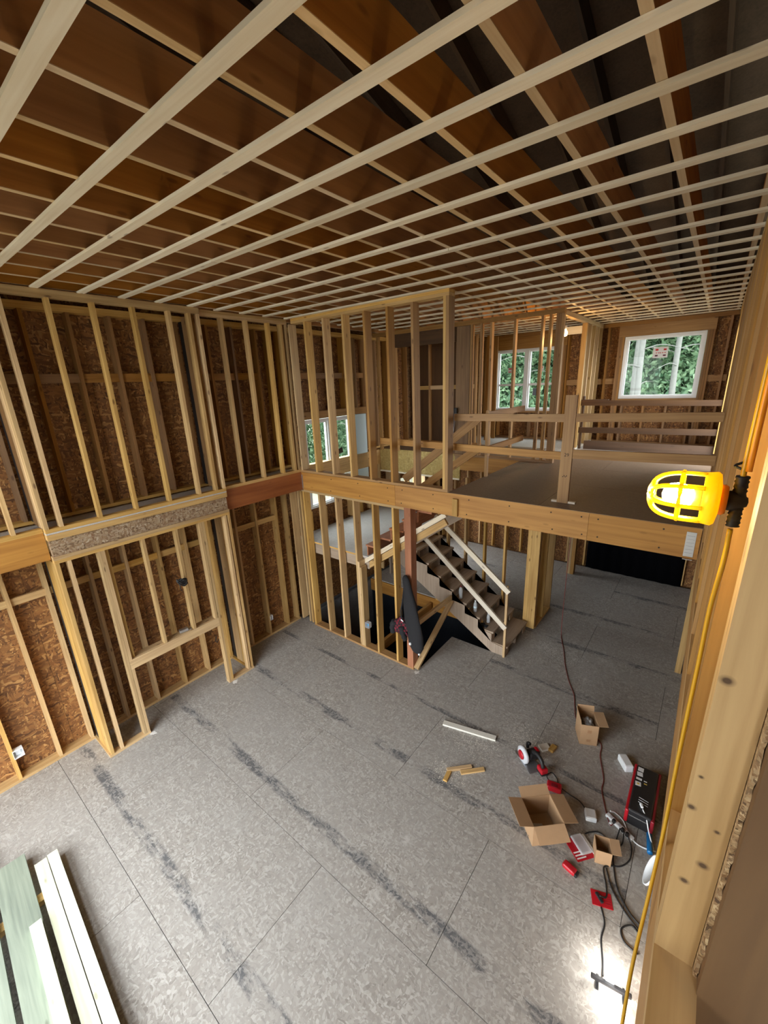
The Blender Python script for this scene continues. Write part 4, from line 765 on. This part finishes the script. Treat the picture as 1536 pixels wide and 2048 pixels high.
wc = tube('white_cable', None, [(5.44, -.73, .035), (5.49, -.70, .012), (5.57, -.74, .008), (5.63, -.84, .008), (5.70, -.91, .008), (5.78, -.92, .008), (5.88, -.89, .008)], .007, 'white_plastic', 7); meta(wc, 'white cable curving from the power strip across the floor to the right wall', 'cable')
t = thing('power_strip', 'white power strip with black plugs beside the brown box', 'power strip', (5.55, -.84, 0), R_(-27)); bev('body', t, (.30, .05, .035), (0, 0, .019), 'white_plastic', .007, 2)
for k in range(5): bev('socket_face', t, (.03, .03, .003), (-.10+.05*k, 0, .0375), 'grey_plastic', .001, 1)
for k in (1, 3, 4): bev('plug', t, (.03, .035, .045), (-.10+.05*k, -.026, .05), 'black_rubber' if k != 2 else 'white_plastic', .008, 2)
bev('plug', t, (.03, .05, .04), (-.06, -.045, .02), 'white_plastic', .008, 2)
# white blocks
for lab, loc, rz, sz in (('white plastic case beside the far end of the power station', (5.47, .02, 0), R_(35), (.10, .19, .09)), ('small flat white case between the big cardboard box and power strip', (5.28, -.90, 0), R_(20), (.11, .12, .06))):
    t = thing('white_case', lab, 'case', loc, rz); bev('body', t, sz, (0, 0, sz[2]/2), 'white_plastic', .012, 2); bev('lid_seam', t, (sz[0]*.8, sz[1]*.8, .004), (0, 0, sz[2]+.001), 'paper_white', .001, 1)
# circular saw
t = thing('circular_saw', 'red and black cordless circular saw on the floor', 'saw', (4.50, -.62, 0), R_(-38))
t.scale = (1.15,)*3
bev('shoe', t, (.30, .15, .006), (0, 0, .02), 'steel', .002, 1); lathe('blade_guard', t, [(.0, 0), (.085, .0), (.092, .012), (.088, .034), (.06, .042), (.0, .042)], 'grey_plastic', 24, (-.02, -.03, .10), (R_(90), 0, 0)); lathe('blade', t, [(.0, 0), (.083, 0), (.083, .002), (.0, .002)], 'steel', 28, (-.02, -.06, .085), (R_(90), 0, 0)); lathe('guard_cover', t, [(.0, 0), (.05, 0), (.046, .012), (.0, .014)], 'red_plastic', 20, (-.02, -.072, .105), (R_(90), 0, 0))
bev('motor', t, (.09, .13, .09), (0, .06, .10), 'black_plastic', .02, 3); bev('motor_cap', t, (.08, .05, .08), (-.005, .10, .11), 'red_plastic', .02, 3)
tube('handle', t, [(.02, .04, .15), (.08, .045, .185), (.15, .05, .17), (.19, .05, .11)], .02, 'black_rubber', 10, 5, False); bev('battery', t, (.09, .08, .06), (.17, .06, .07), 'red_plastic', .012, 2); bev('battery_base', t, (.095, .084, .02), (.17, .06, .035), 'black_plastic', .008, 2); tube('front_grip', t, [(-.09, .05, .09), (-.11, .06, .13), (-.07, .06, .16)], .017, 'black_rubber', 10, 5, False)
# charger and batteries
t = thing('battery_charger', 'red battery charger with a looped black cord behind the open box', 'charger', (4.87, -.80, 0), R_(12)); bev('body', t, (.16, .10, .07), (0, 0, .036), 'red_plastic', .018, 3); bev('slot', t, (.07, .05, .008), (0, -.01, .072), 'dark_red', .003, 1)
tube('cord', t, [(-.05, .05, .03), (-.09, .13, .02), (-.04, .20, .02), (.02, .14, .02), (.05, .06, .015), (.16, .0, .008), (.27, -.04, .008), (.34, -.12, .008)], .006, 'black_rubber', 7, 6, False)
t = thing('battery_pack', 'small red battery pack on the floor below the clear package', 'battery', (5.24, -1.56, 0), R_(-15)); bev('body', t, (.13, .075, .05), (0, 0, .026), 'red_plastic', .02, 3); bev('terminal', t, (.03, .06, .04), (.07, 0, .022), 'black_plastic', .01, 2)
t = thing('blister_pack', 'red and clear plastic tool package beside the big cardboard box', 'package', (5.27, -1.30, 0), R_(-40)); bev('card', t, (.22, .20, .006), (0, 0, .006), 'red_plastic', .002, 1); bev('clear_shell', t, (.19, .12, .03), (-.02, .03, .024), 'clear_plastic', .012, 2)
for k in range(3): bev('foil_stripe', t, (.012, .10, .002), (.03+.028*k, -.04, .0105), 'paper_white', .0005, 1)
bev('edge_strip', t, (.22, .03, .008), (0, .11, .008), 'white_plastic', .002, 1)
t = thing('blister_pack', 'flat red package with a black tool on the floor near the light pool', 'package', (5.54, -1.64, 0), R_(20)); bev('card', t, (.17, .13, .005), (0, 0, .004), 'red_plastic', .002, 1); bev('tool', t, (.09, .03, .02), (-.02, 0, .016), 'black_plastic', .007, 2, (0, 0, R_(-60)))
for k in range(4): bev('print_line', t, (.05, .005, .001), (.05, -.03+.02*k, .0072), 'dark_red', .0003, 1)
t = thing('bucket_lid', 'round white bucket lid leaning at the foot of the right wall', 'lid', (5.87, -1.22, .145)); lathe('disc', t, [(.0, 0), (.13, 0), (.14, .006), (.14, .02), (.125, .02), (.12, .008), (.0, .008)], 'white_plastic', 32, (0, 0, 0), (0, R_(-72), 0))
t = thing('caulking_tube', 'blue tube lying on the floor at the end of the power station', 'tube', (5.82, -.84, .028), R_(8)); lathe('barrel', t, [(.0, -.12), (.024, -.12), (.026, -.11), (.026, .12), (.02, .13), (.0, .13)], 'blue_tool', 16, (0, 0, 0), (R_(-90), 0, 0)); lathe('nozzle', t, [(.0, .13), (.012, .13), (.005, .19), (.0, .19)], 'blue_tool', 12, (0, 0, 0), (R_(-90), 0, 0))
# cables
c = tube('extension_cord', None, [(4.02, 2.55, 2.8), (4.02, 2.5, 1.6), (4.03, 2.45, .5), (4.05, 2.4, .05), (4.12, 2.2, .008), (4.22, 1.95, .008), (4.35, 1.56, .008), (4.5, 1.2, .008), (4.65, .92, .008), (4.72, .69, .008), (4.80, .45, .008), (4.92, .38, .008), (5.16, .2, .008), (5.20, -.02, .008), (5.30, -.33, .008), (5.31, -.48, .008), (5.36, -.63, .008), (5.42, -.78, .012), (5.47, -.88, .02), (5.49, -.86, .03)], .006, 'cord_red', 7); meta(c, 'dark red extension cord hanging from upstairs and snaking to the power strip', 'cord')
bl = [([(5.56, -.89, .06), (5.55, -1.0, .01), (5.55, -1.12, .008), (5.56, -1.22, .008), (5.63, -1.45, .008), (5.75, -1.60, .008), (5.86, -1.66, .008)], 'black cable running from the power strip along the floor to the right wall'),
      ([(5.62, -.91, .06), (5.68, -.98, .012), (5.69, -1.12, .008), (5.63, -1.24, .008), (5.54, -1.30, .008), (5.50, -1.36, .008), (5.55, -1.50, .008), (5.57, -1.60, .008), (5.52, -1.64, .03)], 'thick black cable looping from the strip to the flat red package'),
      ([(5.60, -.90, .06), (5.60, -1.02, .01), (5.53, -1.06, .008), (5.40, -1.02, .008), (5.32, -1.07, .008), (5.28, -1.12, .008)], 'black cable curling from the strip towards the cardboard box'),
      ([(5.52, -1.34, .008), (5.60, -1.5, .008), (5.72, -1.62, .008), (5.84, -1.70, .008)], 'thin black cable beside the small cardboard box'),
      ([(5.84, -1.72, .008), (5.78, -1.70, .008), (5.72, -1.78, .008), (5.76, -1.86, .008), (5.86, -1.88, .008)], 'black cable loop on the floor next to the white light pool'),
      ([(5.55, -1.71, .008), (5.60, -1.82, .008), (5.60, -1.95, .008), (5.64, -2.1, .008), (5.66, -2.2, .02)], 'thin black lead running from the flat red package to the floor light')]
for pts, lab in bl: c = tube('power_cable', None, pts, .0065, 'black_rubber', 7); meta(c, lab, 'cable')
# offcuts
def stick(name, label, a, b2, w, h, mat, z=0):
    a, b2 = Vector((*a, z+h/2)), Vector((*b2, z+h/2)); o = board(name, None, a, b2, w, h, (b2-a).cross(Vector((0, 0, 1))), mat); return meta(o, label, 'offcut')
stick('trim_offcut', 'long whitish board offcut lying across the floor', (3.34, -.70), (4.04, -.53), .075, .025, 'dirty_white')
stick('wood_offcut', 'longest of three tan wood offcuts on the floor', (3.75, -1.32), (3.97, -1.10), .04, .03, 'stud_wood')
stick('wood_offcut', 'middle tan wood offcut, the one nearest the big cardboard box', (3.90, -1.25), (4.11, -1.04), .05, .02, 'stud_wood')
stick('wood_offcut', 'shortest tan wood offcut, pointing towards the camera', (3.80, -1.46), (3.78, -1.31), .05, .022, 'stud_wood')
stick('wood_offcut', 'pale square wood offcut next to the circular saw', (4.56, -.34), (4.64, -.25), .09, .03, 'dirty_white'); stick('wood_offcut', 'tan end cut behind the pale square offcut by the saw', (4.68, -.31), (4.70, -.20), .06, .035, 'stud_wood')
# sawdust heaps / chips
for k, (x, y, lab) in enumerate(((.12, -3.23, 'white dust patch at the left foot of the niche'), (.13, -1.93, 'white dust patch at the right foot of the niche'), (2.44, -.02, 'white dust patch at the stairwell hole corner'))):
    v = [(0, 0, .004)]; n = 14
    for q in range(n): rr = random.uniform(.025, .06); v.append((rr*math.cos(2*math.pi*q/n), rr*math.sin(2*math.pi*q/n), .0006))
    o = mesh_obj('dust_patch', None, v, [(0, 1+q, 1+(q+1) % n) for q in range(n)], 'dust_white', True); o.location = (x, y, 0); meta(o, lab, 'dust')
# treated lumber bottom left
def plank(label, a, b2, w, z, mat):
    a, b2 = Vector((*a, z+.019)), Vector((*b2, z+.019)); o = board('lumber_board', None, a, b2, w, .038, (b2-a).cross(Vector((0, 0, 1))), mat); meta(o, label, 'board', 'treated boards stacked at lower left'); return o
d = Vector((1, -.055, 0)).normalized(); pn = Vector((.055, 1, 0)).normalized()
def pl(label, x, y, ln, w, z, mat): c = Vector((x, y)); plank(label, (x, y), (x+d.x*ln, y+d.y*ln), w, z, mat)
pl('pale treated board nearest the room centre, foremost of the stack', .98, -4.60, 3.4, .085, .06, 'treated_wood'); pl('pale treated board with a yellow stain, second from the room side', .99, -4.70, 3.4, .10, .06, 'treated_wood')
pl('short pale board lying on top of the grey boards', 1.62, -4.875, 2.8, .085, .1, 'treated_wood'); pl('wide grey weathered board at the back of the stack', .75, -4.90, 3.6, .24, .058, 'grey_treated'); pl('grey weathered board under the stack at the frame edge', .4, -5.16, 3.6, .24, .058, 'grey_treated')
for x in (1.3, 3.4): o = box('stack_bearer', None, (x, x+.09), (-5.3, -4.62), (0, .057), 'stud_wood'); meta(o, 'wood bearer under the treated boards, %s end' % ('far' if x < 2 else 'near'), 'block', 'bearers under the board stack')

# ================================================================ OUTSIDE
v = []; f = []
for (xa, xb, ya, yb) in ((-60, -.7, -60, 60), (6.14, 60, -60, 60), (-.7, 6.14, -60, -6.5), (-.7, 6.14, 6.0, 60)):
    k = len(v); v += [(xa, ya, -.6), (xb, ya, -.6), (xb, yb, -.6), (xa, yb, -.6), (xa, ya, -.7), (xb, ya, -.7), (xb, yb, -.7), (xa, yb, -.7)]; f += [tuple(k+q for q in w) for w in ((0, 1, 2, 3), (7, 6, 5, 4), (0, 4, 5, 1), (1, 5, 6, 2), (2, 6, 7, 3), (3, 7, 4, 0))]
gd = mesh_obj('ground_outside', None, v, f, 'grass'); meta(gd, 'bare ground outside around the house', 'ground', kind='structure')
def crown_mesh(seed, n, rx, rz, leaf):
    rnd = random.Random(seed); v, f = [], []
    for i in range(n):
        while True:
            p = Vector((rnd.uniform(-1, 1), rnd.uniform(-1, 1), rnd.uniform(-1, 1)))
            if .25 < p.length < 1: break
        c = Vector((p.x*rx, p.y*rx, p.z*rz)); a = Vector((rnd.gauss(0, 1), rnd.gauss(0, 1), rnd.gauss(0, 1))).normalized(); b2 = a.orthogonal().normalized(); s = leaf*rnd.uniform(.6, 1.3); k = len(v)
        v += [c-a*s, c+b2*s*.45, c+a*s, c-b2*s*.45]; f.append((k, k+1, k+2, k+3))
    me = bpy.data.meshes.new('crown'); me.from_pydata([tuple(q) for q in v], [], f); me.materials.append(MATS['leaf']); return me
CR = [crown_mesh(k, 9000, 2.3, 3.3, .125) for k in range(3)]
TR = None
spots = [(3.59, 11.5, 'pale trunk tree seen in the left half of the far right window', 1), (4.47, 12.6, 'pale trunk tree seen in the right half of the far right window', 1), (3.35, 12.4, 'thin pale trunk close behind the left trunk in the far window', 1), (-.25, 11.8, 'pale trunk tree seen through the twin window', 1), (-9.5, 11.5, 'pale trunk tree outside the landing window', 1)]
k = 0
for y, dz in ((16.0, 2.6), (20.5, 3.4)):
    for q in range(8): spots.append((-9.0+2.3*q+(1.1 if y > 17 else 0), y+.5*math.sin(q*2.1), 'leafy woodland tree in the %s row behind the house, %s from the left' % ('front' if y < 17 else 'back', ('first', 'second', 'third', 'fourth', 'fifth', 'sixth', 'seventh', 'eighth')[q]), dz))
for q, (x, y) in enumerate(((-13, 8.5), (-13.5, 12.0), (-12.5, 15.5), (-17, 19))): spots.append((x, y, 'leafy tree outside the landing window, %s from the left' % ('first', 'second', 'third', 'fourth')[q], 2.4))
for i, (x, y, lab, dz) in enumerate(spots):
    t = thing('tree', lab, 'tree', (x, y, -.6), random.uniform(0, 6), group='trees outside the windows')
    tube('trunk', t, [(0, 0, -.1), (.05, .03, 3), (-.05, .05, 6), (.1, 0, 10)], .13, 'bark_pale', 9, 5, False, lambda s: .13-.07*s)
    if dz == 1:
        for q in range(9):
            a = q*2.4; z = 3.2+.55*q; tube('branch', t, [(0, 0, z), (.5*math.cos(a), .5*math.sin(a), z+.10), (1.3*math.cos(a), 1.3*math.sin(a), z+.05+.2*math.sin(q))], .02, 'bark_pale', 5, 3, False, lambda s: .022-.016*s)
        o = link('crown', CR[i % 3], None, t); o.location = (0, 0, 10.5); continue
    for q, zz in enumerate((dz+.6, dz+5.2)):
        o = link('crown', CR[(i+q) % 3], None, t); o.location = (0, 0, zz); o.rotation_euler = (0, 0, i*1.3+q)
# ================================================================ SAWDUST
for nm, lab, spots_, mat in (('sawdust', 'pale sawdust scattered on the floor around the saw and offcuts', ((4.45, -.30, .28, 500), (3.85, -.75, .30, 450), (3.75, -1.35, .18, 200)), 'dirty_white'), ('chalk_dust', 'white chalky scuffs on the floor in front of the corner post', ((4.03, 1.82, .22, 380), (4.4, 1.78, .25, 250)), 'dust_white')):
    rnd = random.Random(11); v, f = [], []
    for (x, y, rr, n) in spots_:
        for q in range(n):
            px, py = rnd.gauss(x, rr*.6), rnd.gauss(y, rr*.45); a = rnd.uniform(0, 3.1); l_ = rnd.uniform(.003, .012); w_ = rnd.uniform(.0015, .005); c_, s_ = math.cos(a), math.sin(a); k = len(v)
            v += [(px-c_*l_, py-s_*l_, .0006), (px+s_*w_, py-c_*w_, .0012), (px+c_*l_, py+s_*l_, .0006), (px-s_*w_, py+c_*w_, .0012)]; f.append((k, k+1, k+2, k+3))
    meta(mesh_obj(nm, None, v, f, mat), lab, 'dust', kind='stuff')
